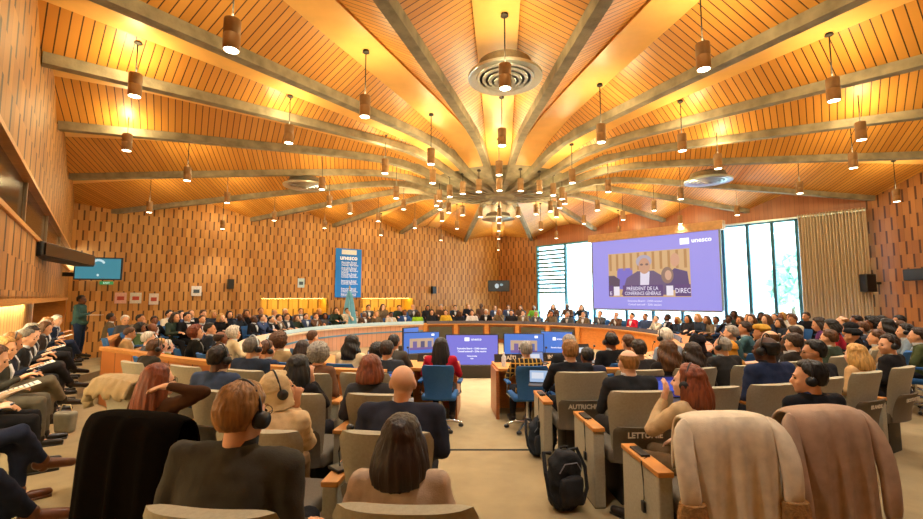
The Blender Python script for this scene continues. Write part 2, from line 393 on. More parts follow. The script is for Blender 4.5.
# curtain
mb = MB(); ring = []
t0, t1 = WT[800]+.1, LW-.0; n = 190
for zi in range(14):
    z = -.12+(ZT+.05+.12)*zi/13; row = []
    for j in range(n):
        s = j/(n-1); amp = .075*(1+.25*math.sin(zi*.5+j*.3)); o = -.32-amp*math.sin(s*PI*2*21+.25*math.sin(zi*.4))
        row.append(wp(t0+(t1-t0)*s)+Vector((-dw.y, dw.x, 0))*o+Vector((0, 0, z)))
    ring.append(row)
mb.loft(ring, cap=False, closed=False); o = part('curtain', mb, mat('#e4d5c2', .95, .08, 3, .2, stretch=(6, 6, .5), bscale=150)); m_ = o.modifiers.new('s', 'SOLIDIFY'); m_.thickness = .012
tag(o, 'floor-length beige pleated curtain drawn over the last tall window', 'curtain')
mb = MB(); wbox(mb, (WT[594]+LW)/2, ZT-.02, LW-WT[594], .05, .05, -.32); tag(part('curtain_rail', mb, M_alum), 'pale metal curtain rail over the tall windows', 'rail')
# ------------------------------------------------------------------ ceiling
RIBA = [2, 18.1, 35.9, 56.1, 76.1, 94.9, 115.5, 136.3, 154.5, 171.5, 190, 210.6, 227.7, 240.3, 256.7, 272.8, 290, 306, 322.3, 340]
PROF = [(.0, 2.76), (.5, 2.76), (1.2, 2.80), (1.9, 2.93), (2.6, 3.12), (3.3, 3.2), (4.2, 3.18), (5.5, 3.1), (8, 2.93), (11.5, 2.68), (16, 2.4)]
def rz_(r):
    for (a, b), (c, e) in zip(PROF, PROF[1:]):
        if r <= c: return CZ+b+(e-b)*(r-a)/(c-a)
    return CZ+2.4
WALLS = [(lpt(-1.6), LC), (LC, FC), (FC, RCn), (RCn, RB), (RB, Vector((3.5, -3.2, 0))), (Vector((3.5, -3.2, 0)), lpt(-1.6))]
def wall_dist(ang):
    dd = Vector((math.cos(ang), math.sin(ang))); best = 30
    for p, q in WALLS:
        e = (q-p).to_2d(); w = (p-HUB).to_2d(); den = dd.x*e.y-dd.y*e.x
        if abs(den) < 1e-9: continue
        t = (w.x*e.y-w.y*e.x)/den; s = (w.x*dd.y-w.y*dd.x)/den
        if t > 0 and -.01 <= s <= 1.01: best = min(best, t)
    return best
def pol(a, r, z): return Vector((HUB.x+math.cos(a)*r, HUB.y+math.sin(a)*r, z))
MIDS = []
for i, a in enumerate(RIBA):
    a0 = math.radians(a); a1 = math.radians(RIBA[(i+1) % 20]+(360 if i == 19 else 0)); am = (a0+a1)/2; MIDS.append(am); half = (a1-a0)/2
    R = [max(wall_dist(a0+(a1-a0)*k/6) for k in (0, 1, 2, 3, 4, 5, 6))+.3]*1; R = R[0]
    rs = [1.9+(R-1.9)*k/15 for k in range(16)]
    for side in (-1, 1):
        mb = MB(); A = []; B = []
        for r in rs:
            hw = r*math.tan(half); bw = min(.26, hw*.75); ar = a0 if side < 0 else a1
            e = am+side*bw/r; zr = rz_(r)+.10; zc = zr+.46*min(1, hw/1.2)
            A.append(pol(ar, r/math.cos(half), zr)); B.append(pol(am, r, zc)+Vector((-math.sin(am), math.cos(am), 0))*bw*side)
        mb.loft([A, B], cap=False, closed=False)
        me = mb.mesh('ceiling_slats', False); ux = Vector((math.cos(am+side*.12), math.sin(am+side*.12), 0)); flat_uvs(me, lambda c: ((c-HUB).dot(ux), 0)); o = struct(link('ceiling_slats', me, M_slat))
    # crest board band: a shallow boxed strip
    mb = MB(); rows = []
    for r in rs:
        hw = r*math.tan(half); bw = min(.26, hw*.75)+.02; zc = rz_(r)+.10+.46*min(1, hw/1.2); nn = Vector((-math.sin(am), math.cos(am), 0))
        c = pol(am, r, 0)
        rows.append([c-nn*bw+Vector((0, 0, zc+.02)), c-nn*bw+Vector((0, 0, zc-.05)), c+nn*bw+Vector((0, 0, zc-.05)), c+nn*bw+Vector((0, 0, zc+.02))])
    mb.loft(rows); struct(part('ceiling_band', mb, M_band, smooth=False))
    # rib
    R = wall_dist(a0)+.05; rs2 = [.25+(R-.25)*k/26 for k in range(27)]; rows = []; nn = Vector((-math.sin(a0), math.cos(a0), 0))
    for r in rs2:
        hw = .06+.012*min(1, r/3); z = rz_(r); c = pol(a0, r, 0); tp = .22 if r < 3.3 else .14
        if r < 1.0: hw = min(hw, .16*r+.03)
        rows.append([c-nn*hw*1.15+Vector((0, 0, z+tp)), c-nn*hw+Vector((0, 0, z)), c+nn*hw+Vector((0, 0, z)), c+nn*hw*1.15+Vector((0, 0, z+tp))])
    mb = MB(); mb.loft(rows); struct(part('ceiling_rib', mb, M_conc, smooth=False))
mb = MB(); mb.lathe([(.02, 2.7), (.35, 2.71), (.42, 2.78), (.42, 3.1), (.02, 3.12)], (HUB.x, HUB.y, CZ), 40); struct(part('ceiling_hub', mb, M_conc))
mb = MB(); mb.lathe([(.3, 2.86), (.6, rz_(.6)-CZ+.1), (1.2, rz_(1.2)-CZ+.12), (1.9, rz_(1.9)-CZ+.16), (2.3, rz_(2.3)-CZ+.22), (2.3, 3.6), (.3, 3.6)], (HUB.x, HUB.y, CZ), 40); struct(part('ceiling_crown', mb, M_conc))
# roof above (stops daylight)
mb = MB(); rg = [pol(2*PI*k/40, wall_dist(2*PI*k/40)+.9, 5.9) for k in range(40)]; mb.add(rg+[p+Vector((0, 0, .15)) for p in rg], [tuple(range(40)), tuple(reversed(range(40, 80)))]+[(i, i+40, (i+1) % 40+40, (i+1) % 40) for i in range(40)]); struct(part('roof', mb, M_dark, smooth=False))
# ------------------------------------------------------------------ pendants
def crest_z(ang, r):
    am = min(MIDS, key=lambda m: abs((m-ang+PI) % (2*PI)-PI)); i = MIDS.index(am); half = (math.radians(RIBA[(i+1) % 20]+(360 if i == 19 else 0))-math.radians(RIBA[i]))/2
    return rz_(r)+.10+.46*min(1, r*math.tan(half)/1.2)-.05
lampM = mat('#94714c', .45, .08, 20, metal=.4)
def make_lamp():
    e = empty('pendant_lamp')
    part('housing', MB().lathe([(.01, .15), (.072, .15), (.075, .14), (.075, .015), (.071, .01), (.071, -.0), (.075, -.005), (.075, -.14), (.066, -.15), (.062, -.12), (.01, -.12)], n=20), lampM, e)
    part('lamp_disc', MB().lathe([(.005, -.152), (.064, -.149), (.064, -.12), (.005, -.12)], n=16), glow('#fff0c8', 14), e)
    r = part('rod', MB().cap((0, 0, .15), (0, 0, 1.15), .008, .008, 8, False), M_dark, e)
    part('ceiling_cup', MB().lathe([(.04, 0), (.05, -.03), (.01, -.05)], n=14), M_dark, e)
    return e
lamp0 = make_lamp(); used = False
spot_d = bpy.data.lights.new('downlight', 'SPOT'); spot_d.energy = 172; spot_d.color = (1, .93, .82); spot_d.spot_size = math.radians(110); spot_d.spot_blend = .8; spot_d.shadow_soft_size = .06
spot_u = bpy.data.lights.new('uplight', 'POINT'); spot_u.energy = 35; spot_u.color = (1, .78, .38); spot_u.shadow_soft_size = .1
lamp_pts = []
near_px = [(233, 12, 4.2), (135, 88, 5.8), (365, 103, 6.2), (127, 144, 7.9), (289, 135, 7.4), (505, 73, 5.4), (502, 140, 7.7), (703, 55, 5), (833, 88, 5.8), (861, 134, 7.4), (601, 131, 7.3), (682, 143, 7.85), (718, 163, 9.0), (431, 154, 8.45), (385, 168, 9.4)]
for px, py, Y in near_px:
    h = hit(px, py, CZ+2.68); lamp_pts.append((h.x, h.y, 'near'))
for rr_, nm in ((1.75, 'inner'), (2.9, 'second'), (4.7, 'third'), (7.5, 'fourth'), (9.6, 'outer')):
    for k, am in enumerate(MIDS):
        if rr_ == 2.9 and k % 2: continue
        if rr_ >= wall_dist(am)-.8: continue
        p = pol(am, rr_, 0)
        if min((Vector((p.x-q[0], p.y-q[1])).length for q in lamp_pts), default=9) < (1.35 if rr_ > 3.5 else .35): continue
        lamp_pts.append((p.x, p.y, nm))
for k, (x, y, nm) in enumerate(lamp_pts):
    ang = math.atan2(y-HUB.y, x-HUB.x); r = math.hypot(x-HUB.x, y-HUB.y); zc = crest_z(ang, r)
    zl = CZ+2.68+.05*math.sin(k*2.3) if r > 2.4 else CZ+2.66
    if r > 8.6: zl = CZ+2.45
    o = lamp0 if not used else copy_tree(lamp0); used = True; o.location = (x, y, zl)
    for c in children(o):
        if c.name.startswith('rod'): c.scale = (1, 1, max(.05, zc-zl-.15)); c.location = (0, 0, .15*(1-max(.05, zc-zl-.15)))
        if c.name.startswith('ceiling_cup'): c.location = (0, 0, zc-zl)
    ringn = 'nearest' if nm == 'near' else nm
    tag(o, {'near': 'brown cylindrical pendant lamp hanging over the audience rows', 'inner': 'small brown pendant lamp in the tight circle round the ceiling hub', 'second': 'brown pendant lamp in the second circle out from the ceiling hub', 'third': 'brown pendant lamp in the third circle out from the hub', 'fourth': 'brown pendant lamp in the fourth circle above the curved tables', 'outer': 'brown pendant lamp in the outermost circle close to the timber walls'}[nm], 'lamp', 'pendant lamps, %s circle' % ringn)
    for dta, dz, rot in ((spot_d, -.17, 0), (spot_u, min(.22, zc-zl-.30), 0)):
        if nm == 'inner' and dta is spot_u and k % 2: continue
        lo = bpy.data.objects.new('lamp_light', dta); col.objects.link(lo); lo.location = (x, y, zl+dz)
# air vents
def vent(px, py, r, lab):
    h = hit(px, py, CZ+2.98); e = empty('air_vent', h); tag(e, lab, 'air vent', None)
    m = metalm('#cfd6d2', .3)
    part('rim', MB().lathe([(.50*r, .0), (.56*r, -.02), (.56*r, .02), (.48*r, .06), (.46*r, .03)], n=48), m, e)
    for q in (.42, .33, .24, .15):
        part('diffuser_ring', MB().lathe([(q*r+.01, -.0-.18*(.5-q)), (q*r+.035, .05-.18*(.5-q)), (q*r-.02, .08-.18*(.5-q)), (q*r-.03, .0-.18*(.5-q))], n=40), m, e)
    part('duct', MB().lathe([(.02, .06), (.45*r, .06), (.4*r, .2), (.02, .2)], n=30), mat('#7d7a70', .5, metal=.6), e)
    part('cap', MB().lathe([(.01, -.09), (.07, -.085), (.09, -.04), (.01, -.03)], n=24), m, e)
vent(505, 78, .90, 'large round metal air vent in the ceiling over the audience rows')
vent(305, 186, 1.0, 'round metal air vent in the ceiling near the blue banner wall')
vent(708, 181, 1.0, 'round metal air vent in the ceiling beside the projection screen')
vent(498, 219, 1.1, 'round metal air vent in the ceiling beyond the hub')
# ------------------------------------------------------------------ projection screen
sA = wp(0)+Vector((dw.y, -dw.x, 0))*1.0
def on_scr(px):
    k = (px-461.5)/F; return (k*sA.y-sA.x)/(dw.x-k*dw.y)
s0, s1 = on_scr(593), on_scr(721); SW = s1-s0; zs0, zs1 = 1.22, 3.93; SH = zs1-zs0
SM = Matrix.Translation(sA+dw*s0+Vector((0, 0, zs0))) @ Matrix.Rotation(rotw, 4, 'Z') @ Matrix.Rotation(PI/2, 4, 'X')   # x along, y up, z towards room
scr = empty('projection_screen'); scr.matrix_basis = SM; tag(scr, 'huge lavender projection screen hanging before the windows', 'projection screen')
def rect(parent, nm, x0, y0, x1, y1, m, z=.0, th=.012):
    mb = MB(); mb.box((x0+x1)/2, (y0+y1)/2, z, x1-x0, y1-y0, th); return part(nm, mb, m, parent, smooth=False)
def textp(parent, body, x, y, size, m, z=.01, align='CENTER', sx=1, sy=1, bold=0):
    o = link('lettering', text_mesh(body, size, .002, align, bold), m, parent); o.location = (x, y, z); o.scale = (sx, sy, 1); return o
rect(scr, 'screen_fabric', 0, 0, SW, SH, glow('#9690e6', 1.02), -.02, .03)
rect(scr, 'screen_housing', -.12, SH, SW+.15, SH+.3, woodm('#b98b5a'), -.05, .3)
for x in (-.02, SW+.02): rect(scr, 'screen_edge', x-.03, 0, x+.03, SH, mat('#7b8a99', .5), -.02, .05)
rect(scr, 'screen_bar', 0, -.06, SW, 0, mat('#8a93a0', .4, metal=.4), -.02, .05)
def X(a): return a*SW
def Y(b): return b*SH
pc = rect(scr, 'video_picture', X(.15), Y(.17), X(.80), Y(.80), glow('#e0b483', .85), .002, .01)
for k in range(11): rect(pc, 'picture_timber', X(.16+.06*k), Y(.55), X(.18+.06*k), Y(.79), glow('#c58f5c', .8), .012, .004)
def blob(parent, nm, cx, cy, rx, ry, m, z=.02):
    mb = MB(); n = 28; mb.add([(cx+rx*math.cos(2*PI*j/n), cy+ry*math.sin(2*PI*j/n), z) for j in range(n)], [tuple(range(n))]); return part(nm, mb, m, parent, smooth=False)
def poly(parent, nm, pts, m, z=.02):
    mb = MB(); mb.add([(X(a), Y(b), z) for a, b in pts], [tuple(range(len(pts)))]); return part(nm, mb, m, parent, smooth=False)
poly(pc, 'picture_chair', [(.22, .28), (.36, .28), (.36, .58), (.23, .58)], glow('#7a6fd0', .9), .014)
poly(pc, 'picture_neighbour', [(.15, .2), (.24, .2), (.25, .42), (.2, .48), (.15, .48)], glow('#5a4a66', .8), .0145)
poly(pc, 'picture_suit', [(.26, .2), (.31, .44), (.40, .53), (.53, .53), (.61, .44), (.66, .2)], glow('#6d5a85', .8), .015)
poly(pc, 'picture_shirt', [(.42, .3), (.425, .52), (.50, .52), (.49, .3)], glow('#ddd6e8', 1), .017)
blob(pc, 'picture_hair', X(.455), Y(.665), .3, .24, glow('#b1a8bd', .9), .016); blob(pc, 'picture_face', X(.458), Y(.60), .22, .3, glow('#cf9a80', .9), .018)
for x in (.437, .48): blob(pc, 'picture_glasses', X(x), Y(.62), .06, .04, glow('#8a6a6a', .7), .02)
poly(pc, 'picture_blazer', [(.62, .26), (.63, .47), (.69, .55), (.78, .5), (.795, .26)], glow('#5a4a80', .8), .0152)
blob(pc, 'picture_face', X(.695), Y(.66), .16, .24, glow('#d9a084', .9), .0165)
blob(pc, 'picture_hair', X(.635), Y(.46), .22, .3, glow('#9a7a70', .8), .019); blob(pc, 'picture_face', X(.642), Y(.46), .12, .18, glow('#d8a890', .9), .021)
for (a, b, t) in ((.275, .60, ''), (.69, .8, ''), (.15, .19, '')):
    rect(pc, 'picture_nameplate', X(a), Y(.18), X(b), Y(.335), glow('#5a3f7c', .9), .024, .004)
for x in (.225, .655): rect(pc, 'picture_card', X(x-.03), Y(.19), X(x+.02), Y(.32), glow('#e9e2ee', 1), .024, .004)
W_ = glow('#e8e4f6', 1.1)
textp(pc, 'PRÉSIDENT DE LA', X(.435), Y(.285), .155, W_, .03, sy=1.25); textp(pc, 'CONFÉRENCE GÉNÉRALE', X(.437), Y(.218), .122, W_, .03, sy=1.5); textp(pc, 'DIREC', X(.745), Y(.25), .19, W_, .03, sy=1.3); textp(pc, 'E', X(.17), Y(.22), .2, W_, .03)
textp(scr, 'Executive Board – 224th session', X(.45), Y(.115), .10, W_); textp(scr, 'Conseil exécutif – 224e session', X(.45), Y(.065), .10, W_)
WW = glow('#ffffff', 1.3)
rect(scr, 'logo_box', X(.735), Y(.855), X(.80), Y(.935), WW, .004); textp(scr, 'unesco', X(.885), Y(.895), .23, WW, .012, bold=.004)
for q in range(4): rect(scr, 'logo_line', X(.75), Y(.87+.015*q), X(.785), Y(.875+.015*q), glow('#9a94dd', 1), .012, .003)
# ------------------------------------------------------------------ banner, flag, wall fittings
def far_fix(px, py, off, name):
    t = on_far(px); p = fp(t)-Vector((-d.y, d.x, 0))*off; Yd = p.y; D = Yd; 
    b = (259.5-py)/F; z = CZ+Yd*(SP+b*CP)/(CP-b*SP)
    e = empty(name); e.matrix_basis = Matrix.Translation((p.x, p.y, z)) @ Matrix.Rotation(math.atan2(d.y, d.x), 4, 'Z') @ Matrix.Rotation(PI/2, 4, 'X'); return e
bn = far_fix(348, 273, .04, 'banner'); tag(bn, 'tall bright blue banner with white lettering on the timber wall', 'banner')
_k = 17.8/F
t_a, t_b = on_far(335), on_far(361); bw = (t_b-t_a)/2; bh = 1.02
rect(bn, 'banner_cloth', -bw, -bh, bw, bh, mat('#1276cf', .6, .03, 5, emit=.15)); rect(bn, 'logo_panel', -bw*.55, bh*.76, bw*.6, bh*.95, mat('#e8eef5', .6), .01)
wt_ = mat('#eef4fa', .6, emit=.3)
textp(bn, 'unesco', 0, bh*.62, .27, wt_, bold=.006)
for (yy, n_) in ((.44, 3), (.21, 4), (-.04, 3), (-.32, 3), (-.64, 3), (-.86, 2)):
    ln = ['Executive Board', 'Conseil exécutif', 'Consejo Ejecutivo', 'Session'][:n_]
    for q, tx in enumerate(ln): textp(bn, tx, -bw*.55, bh*(yy-.062*q), .10, wt_, align='LEFT')
fl = atY(348.5, 17.35, 0); fe = empty('flag', (fl.x, fl.y, LOW)); tag(fe, 'pale blue flag hanging furled on its pole below the banner', 'flag')
part('pole', MB().cap((0, 0, 0), (0, 0, 2.15), .015, .012), metalm('#c9b070'), fe); part('finial', MB().lathe([(.005, 2.3), (.03, 2.22), (.012, 2.15)], n=12), metalm('#d8b860'), fe)
rows = []
for zi in range(12):
    s = zi/11; z = 2.08-1.5*s; w = .05+.25*s**.7; rows.append([Vector((math.cos(2*PI*j/36)*w*(1+.16*math.sin(j*1.9)), math.sin(2*PI*j/36)*.09*(1+.3*math.sin(j*1.9)), z)) for j in range(36)])
part('flag_cloth', MB().loft(rows), mat('#6fb6da', .8, .1, 6), fe); 
blob2 = MB().ell((0, -.115, 1.2), (.1, .006, .1)); part('emblem', blob2, mat('#e6f2f8', .8), fe)
def tvset(e, w, h, scr_m, bez='#0c0d10'):
    rect(e, 'bezel', -w/2, -h/2, w/2, h/2, plastic(bez), 0, .06); return rect(e, 'screen', -w/2+.03, -h/2+.03, w/2-.03, h/2-.03, scr_m, .032, .006)
e = far_fix(499, 286, 2.3, 'television'); tag(e, 'black television on the far timber wall near the room corner', 'television')
tvset(e, 1.08, .56, glow('#0c1014', 1)); blob(e, 'screen_image', -.1, 0, .1, .12, glow('#cfe2ea', .8), .04); blob(e, 'screen_image', .13, .06, .08, .06, glow('#8fb6c8', .8), .04)
e.matrix_basis = Matrix.Translation((1.87, 22.1, 2.23)) @ Matrix.Rotation(.02, 4, 'Z') @ Matrix.Rotation(PI/2, 4, 'X')
bx_ = rect(e, 'bracket', -.08, -.08, .08, .08, M_black, -.1, .2)
p = hit(90, 270, CZ+.0); tvp = atY(92, 10.9, 0); tvp.z = CZ+.70
e = empty('television'); e.matrix_basis = Matrix.Translation(tvp) @ Matrix.Rotation(.35, 4, 'Z') @ Matrix.Rotation(PI/2, 4, 'X'); tag(e, 'wall screen showing teal picture high in the corner above the standing man', 'television')
tvset(e, .98, .56, glow('#3f8fa0', .8), '#20303a'); 
for q in range(9):
    a = .6+q*.28; blob(e, 'screen_image', .02+.13*math.cos(a)-.02, .08+.13*math.sin(a), .025, .03, glow('#cfe8ea', .9), .038)
blob(e, 'screen_image', .0, -.16, .025, .03, glow('#cfe8ea', .9), .038); rect(e, 'bracket', -.72, -.2, -.5, -.1, M_black, -.05, .1)
# projector bar on the left wall
pA = lpt(6.6, -.3, 2.3); hA = atY(22, 6.05, 0); hB = atY(82, 8.3, 0)
e = empty('projector_mount', (hA.x, hA.y, 0)); tag(e, 'long black wall-mounted monitor bar reaching out from the side wall', 'monitor')
dv = (hB-hA); dv.z = 0; ln_ = dv.length; ang = math.atan2(dv.y, dv.x); e.location = (hA.x-.12, hA.y, 2.36); e.rotation_euler = (0, 0, ang)
part('casing', MB().box(ln_/2, 0, 0, ln_, .3, .22, bev=.03), mat('#0e0c0b', .6, .1, 8), e); part('glass_front', MB().box(ln_/2, -.16, 0, ln_*.94, .02, .17), mat('#0a0806', .3, .1, 8), e)
part('mount_arm', MB().box(.3, .35, 0, .1, .5, .08), M_dark, e)
for px, py, w, h, lab, c in ((62+60, 298, .3, .34, 'small red and white notice on the timber wall near the corner', '#e3b6a6'), (137, 298, .3, .34, 'black and white notice on timber wall beside the red one', '#d8d8d0'), (155, 299, .26, .36, 'white notice with red circle on the timber wall', '#e6dcd6'), (197, 291, .3, .34, 'white paper notice alone on the timber wall', '#e6e2da'), (301, 283, .26, .36, 'pale blue-lit box on the timber wall left of the banner', '#bcd6dc')):
    e = far_fix(px, py, .03, 'wall_notice'); tag(e, lab, 'sign'); rect(e, 'paper', -w/2, -h/2, w/2, h/2, mat(c, .7)); rect(e, 'printed_mark', -w*.3, -h*.2, w*.3, h*.15, mat('#b0463a' if 'red' in lab else '#4a5a66', .7), .01)
e = far_fix(107, 283, .1, 'exit_sign'); tag(e, 'green emergency exit sign below the corner screen', 'sign'); rect(e, 'sign_face', -.17, -.05, .17, .05, glow('#2f9a4c', .7), 0, .05); textp(e, 'EXIT', 0, 0, .08, glow('#e8fff0', 1), .03)
for px, py, lab in ((230, 284, 'small black loudspeaker on the timber wall before the lit niche'), (432, 290, 'small black loudspeaker on the wall above the far delegates')):
    e = far_fix(px, py, .15, 'wall_speaker'); tag(e, lab, 'speaker'); rect(e, 'cabinet', -.1, -.17, .1, .17, M_black, 0, .2); rect(e, 'bracket', -.02, -.02, .02, .02, M_dark, -.12, .1)
for px, py, lab, w in ((521, 301, 'white framed notice on far wall under the television', .14), (524, 296, 'second narrow white notice beside the corner of far wall', .1)):
    e = far_fix(min(px, 497), py, .03, 'wall_notice') if px < 497 else None
e = empty('wall_speaker'); p = atY(868, 12.2, 2.0); e.location = (11.4, 12.35, 2.07); tag(e, 'black loudspeaker on the wall beside the curtain', 'speaker'); part('cabinet', MB().box(0, 0, 0, .28, .25, .5, bev=.03), M_black, e); part('bracket', MB().box(.2, 0, 0, .3, .06, .06), M_dark, e)
e = empty('wall_box', (11.55, 11.2, 2.25)); tag(e, 'small black panel fixed on dark timber wall', 'wall panel'); part('casing', MB().box(0, 0, 0, .08, .55, .3, bev=.02), M_black, e)
e = empty('wall_notice', (11.72, 10.9, 1.25)); tag(e, 'small red notice low on the dark timber wall', 'sign'); part('paper', MB().box(0, 0, 0, .02, .2, .3), mat('#b03428', .7), e)
# ------------------------------------------------------------------ seats and desks
def grid_back(w0, w1, h, curve, th, n=12, m=12, z0=.0):
    """upholstered back panel: local x across, z up, concave towards +y"""
    mb = MB(); F_ = []; B_ = []
    for i in range(m+1):
        s = i/m; w = w0+(w1-w0)*s
        rr = .05; zz = z0+h*s
        if s > .86: w -= (s-.86)**2*3.2
        rowf = []; rowb = []
        for j in range(n+1):
            u = -1+2*j/n; yy = -curve*(1-u*u)-.05*s*s*1.5
            e = 1-abs(u)**6
            rowf.append(Vector((u*w/2, yy+th*.5*e, zz))); rowb.append(Vector((u*w/2, yy-th*.5*e, zz)))
        F_.append(rowf+rowb[::-1])
    mb.loft(F_); return mb
def make_seat(panel=True):
    e = empty('conference_chair')
    b = part('backrest', grid_back(.44, .56, .52, .035, .075, z0=.41), M_grey, e, (0, -.2, 0))
    me = grid_back(.442, .50, .30, .035, .03, z0=.36)
    part('back_shell', me, M_greyd, e, (0, -.236, 0))
    part('seat_cushion', MB().box(0, .03, .40, .5, .5, .12, bev=.04), M_greyd, e)
    part('pedestal', MB().box(0, 0, .17, .3, .35, .34, bev=.02), M_dark, e)
    if panel:
        s = part('side_panel', MB().box(-.335, .04, .30, .09, .52, .59, bev=.012), M_grey, e)
        part('armrest', MB().box(-.335, .04, .612, .1, .54, .032, bev=.006), M_wood, e)
        part('plinth', MB().box(-.335, .04, .012, .085, .5, .024), M_dark, e)
    return e
seat0 = make_seat(); seat0.hide_render = False
SEATS = []; _first = True
def seat(px, py, label, center=HUB, name=None, group='grey audience chairs', top=.93, mic=False):
    global _first
    h = hit(px, py, top); q = Vector((h.x, h.y, 0)); rz = face_rz(q, center); f = Vector((-math.sin(rz), math.cos(rz), 0)); loc = q+f*.29
    o = seat0 if _first else copy_tree(seat0); _first = False
    o.location = loc; o.rotation_euler = (0, 0, rz); tag(o, label, 'chair', group)
    if name:
        for q_, (tx, sz) in enumerate(name):
            t = link('lettering', text_mesh(tx, sz, .001, bold=.002), mat('#d8cbb0', .8), o); t.matrix_local = Matrix.Translation((-.01, -.345, .60-.06*q_)) @ Matrix.Rotation(PI/2+.10, 4, 'X'); 
    if mic or name:
        part('headset_cable', MB().tube([(-.335, .02, .63), (-.39, -.02, .62), (-.395, -.05, .52), (-.393, -.05, .40), (-.393, -.03, .36)], .004, 6), M_black, o)
        part('earpiece', MB().box(-.395, -.04, .35, .02, .035, .07, bev=.008), M_black, o)
        part('control_unit', MB().box(-.335, .12, .635, .06, .18, .014, bev=.004), M_black, o)
    SEATS.append((o, label)); return o
LCN = Vector((.3, 12, 0))
S = {}
S['n1'] = seat(404, 507, 'grey chair back of the woman in the pink sweater, lowest in the picture', LCN)
S['n0'] = seat(207, 511, 'grey chair back behind the man in the grey jacket', LCN)
S['c0'] = seat(136, 423, 'grey chair hidden beneath the black overcoat', LCN)
S['c1'] = seat(256, 430, 'grey chair where the person in the cream headscarf sits', LCN)
S['c2'] = seat(385, 432, 'grey chair of the bald man in the navy suit', LCN, mic=True)
S['d0'] = seat(120, 384, 'grey chair marked MALI with beige coat over its top', LCN, [('MALI', .07)])
S['d1'] = seat(213, 390, 'grey chair of the man in blue suit and headset', LCN)
S['d2'] = seat(292, 393, 'grey chair of the woman with long black hair', LCN)
S['d3'] = seat(378, 394, 'grey chair of the auburn haired woman', LCN)
S['e0'] = seat(131, 362, 'grey chair of the bald person behind the curved barrier', LCN)
S['e1'] = seat(184, 366, 'empty grey chair beside the curved wooden barrier', LCN)
S['e2'] = seat(243, 370, 'grey chair of the grey-haired man in headset and navy suit', LCN)
S['e3'] = seat(306, 373, 'grey chair of the curly grey-haired woman in a floral scarf', LCN)
S['e4'] = seat(364, 373, 'empty grey chair in front of the auburn haired woman', LCN)
S['r0'] = seat(582, 372, 'grey chair marked AUTRICHE beside the aisle', HUB, [('AUTRICHE', .062)])
S['r1'] = seat(641, 370, 'grey chair of the curly brown haired woman beside AUTRICHE chair')
S['r2'] = seat(697, 368, 'grey chair of the woman with dark wavy hair')
S['r3'] = seat(752, 365, 'empty grey chair beside man in blue suit with headset')
S['r4'] = seat(800, 361, 'grey chair behind the dark cap of hair, third row')
S['r5'] = seat(840, 356, 'grey chair in front of the blonde woman')
S['r6'] = seat(876, 349, 'grey chair of person in beige with dark turban')
S['q0'] = seat(642, 391, 'grey chair marked LETTONIE behind the bald man', HUB, [('LETTONIE', .062)])
S['q1'] = seat(714, 387, 'grey chair in front of the beige blazer woman with open laptop')
S['q2'] = seat(776, 384, 'grey chair of the dark-suited man wearing headset band')
S['q3'] = seat(826, 378, 'grey chair of the black haired man in glasses')
S['q4'] = seat(868, 372, 'grey chair marked ISLANDE behind the blonde woman', HUB, [('ISLANDE', .05)])
S['q5'] = seat(904, 367, 'grey chair marked LIECHTENSTEIN near the dark timber wall', HUB, [('LIECHTENSTEIN', .045)])
S['p0'] = seat(724, 423, 'grey chair beneath the cream coat with fur cuffs', HUB, mic=True)
S['p1'] = seat(822, 416, 'grey chair beneath the dusty tan coat')
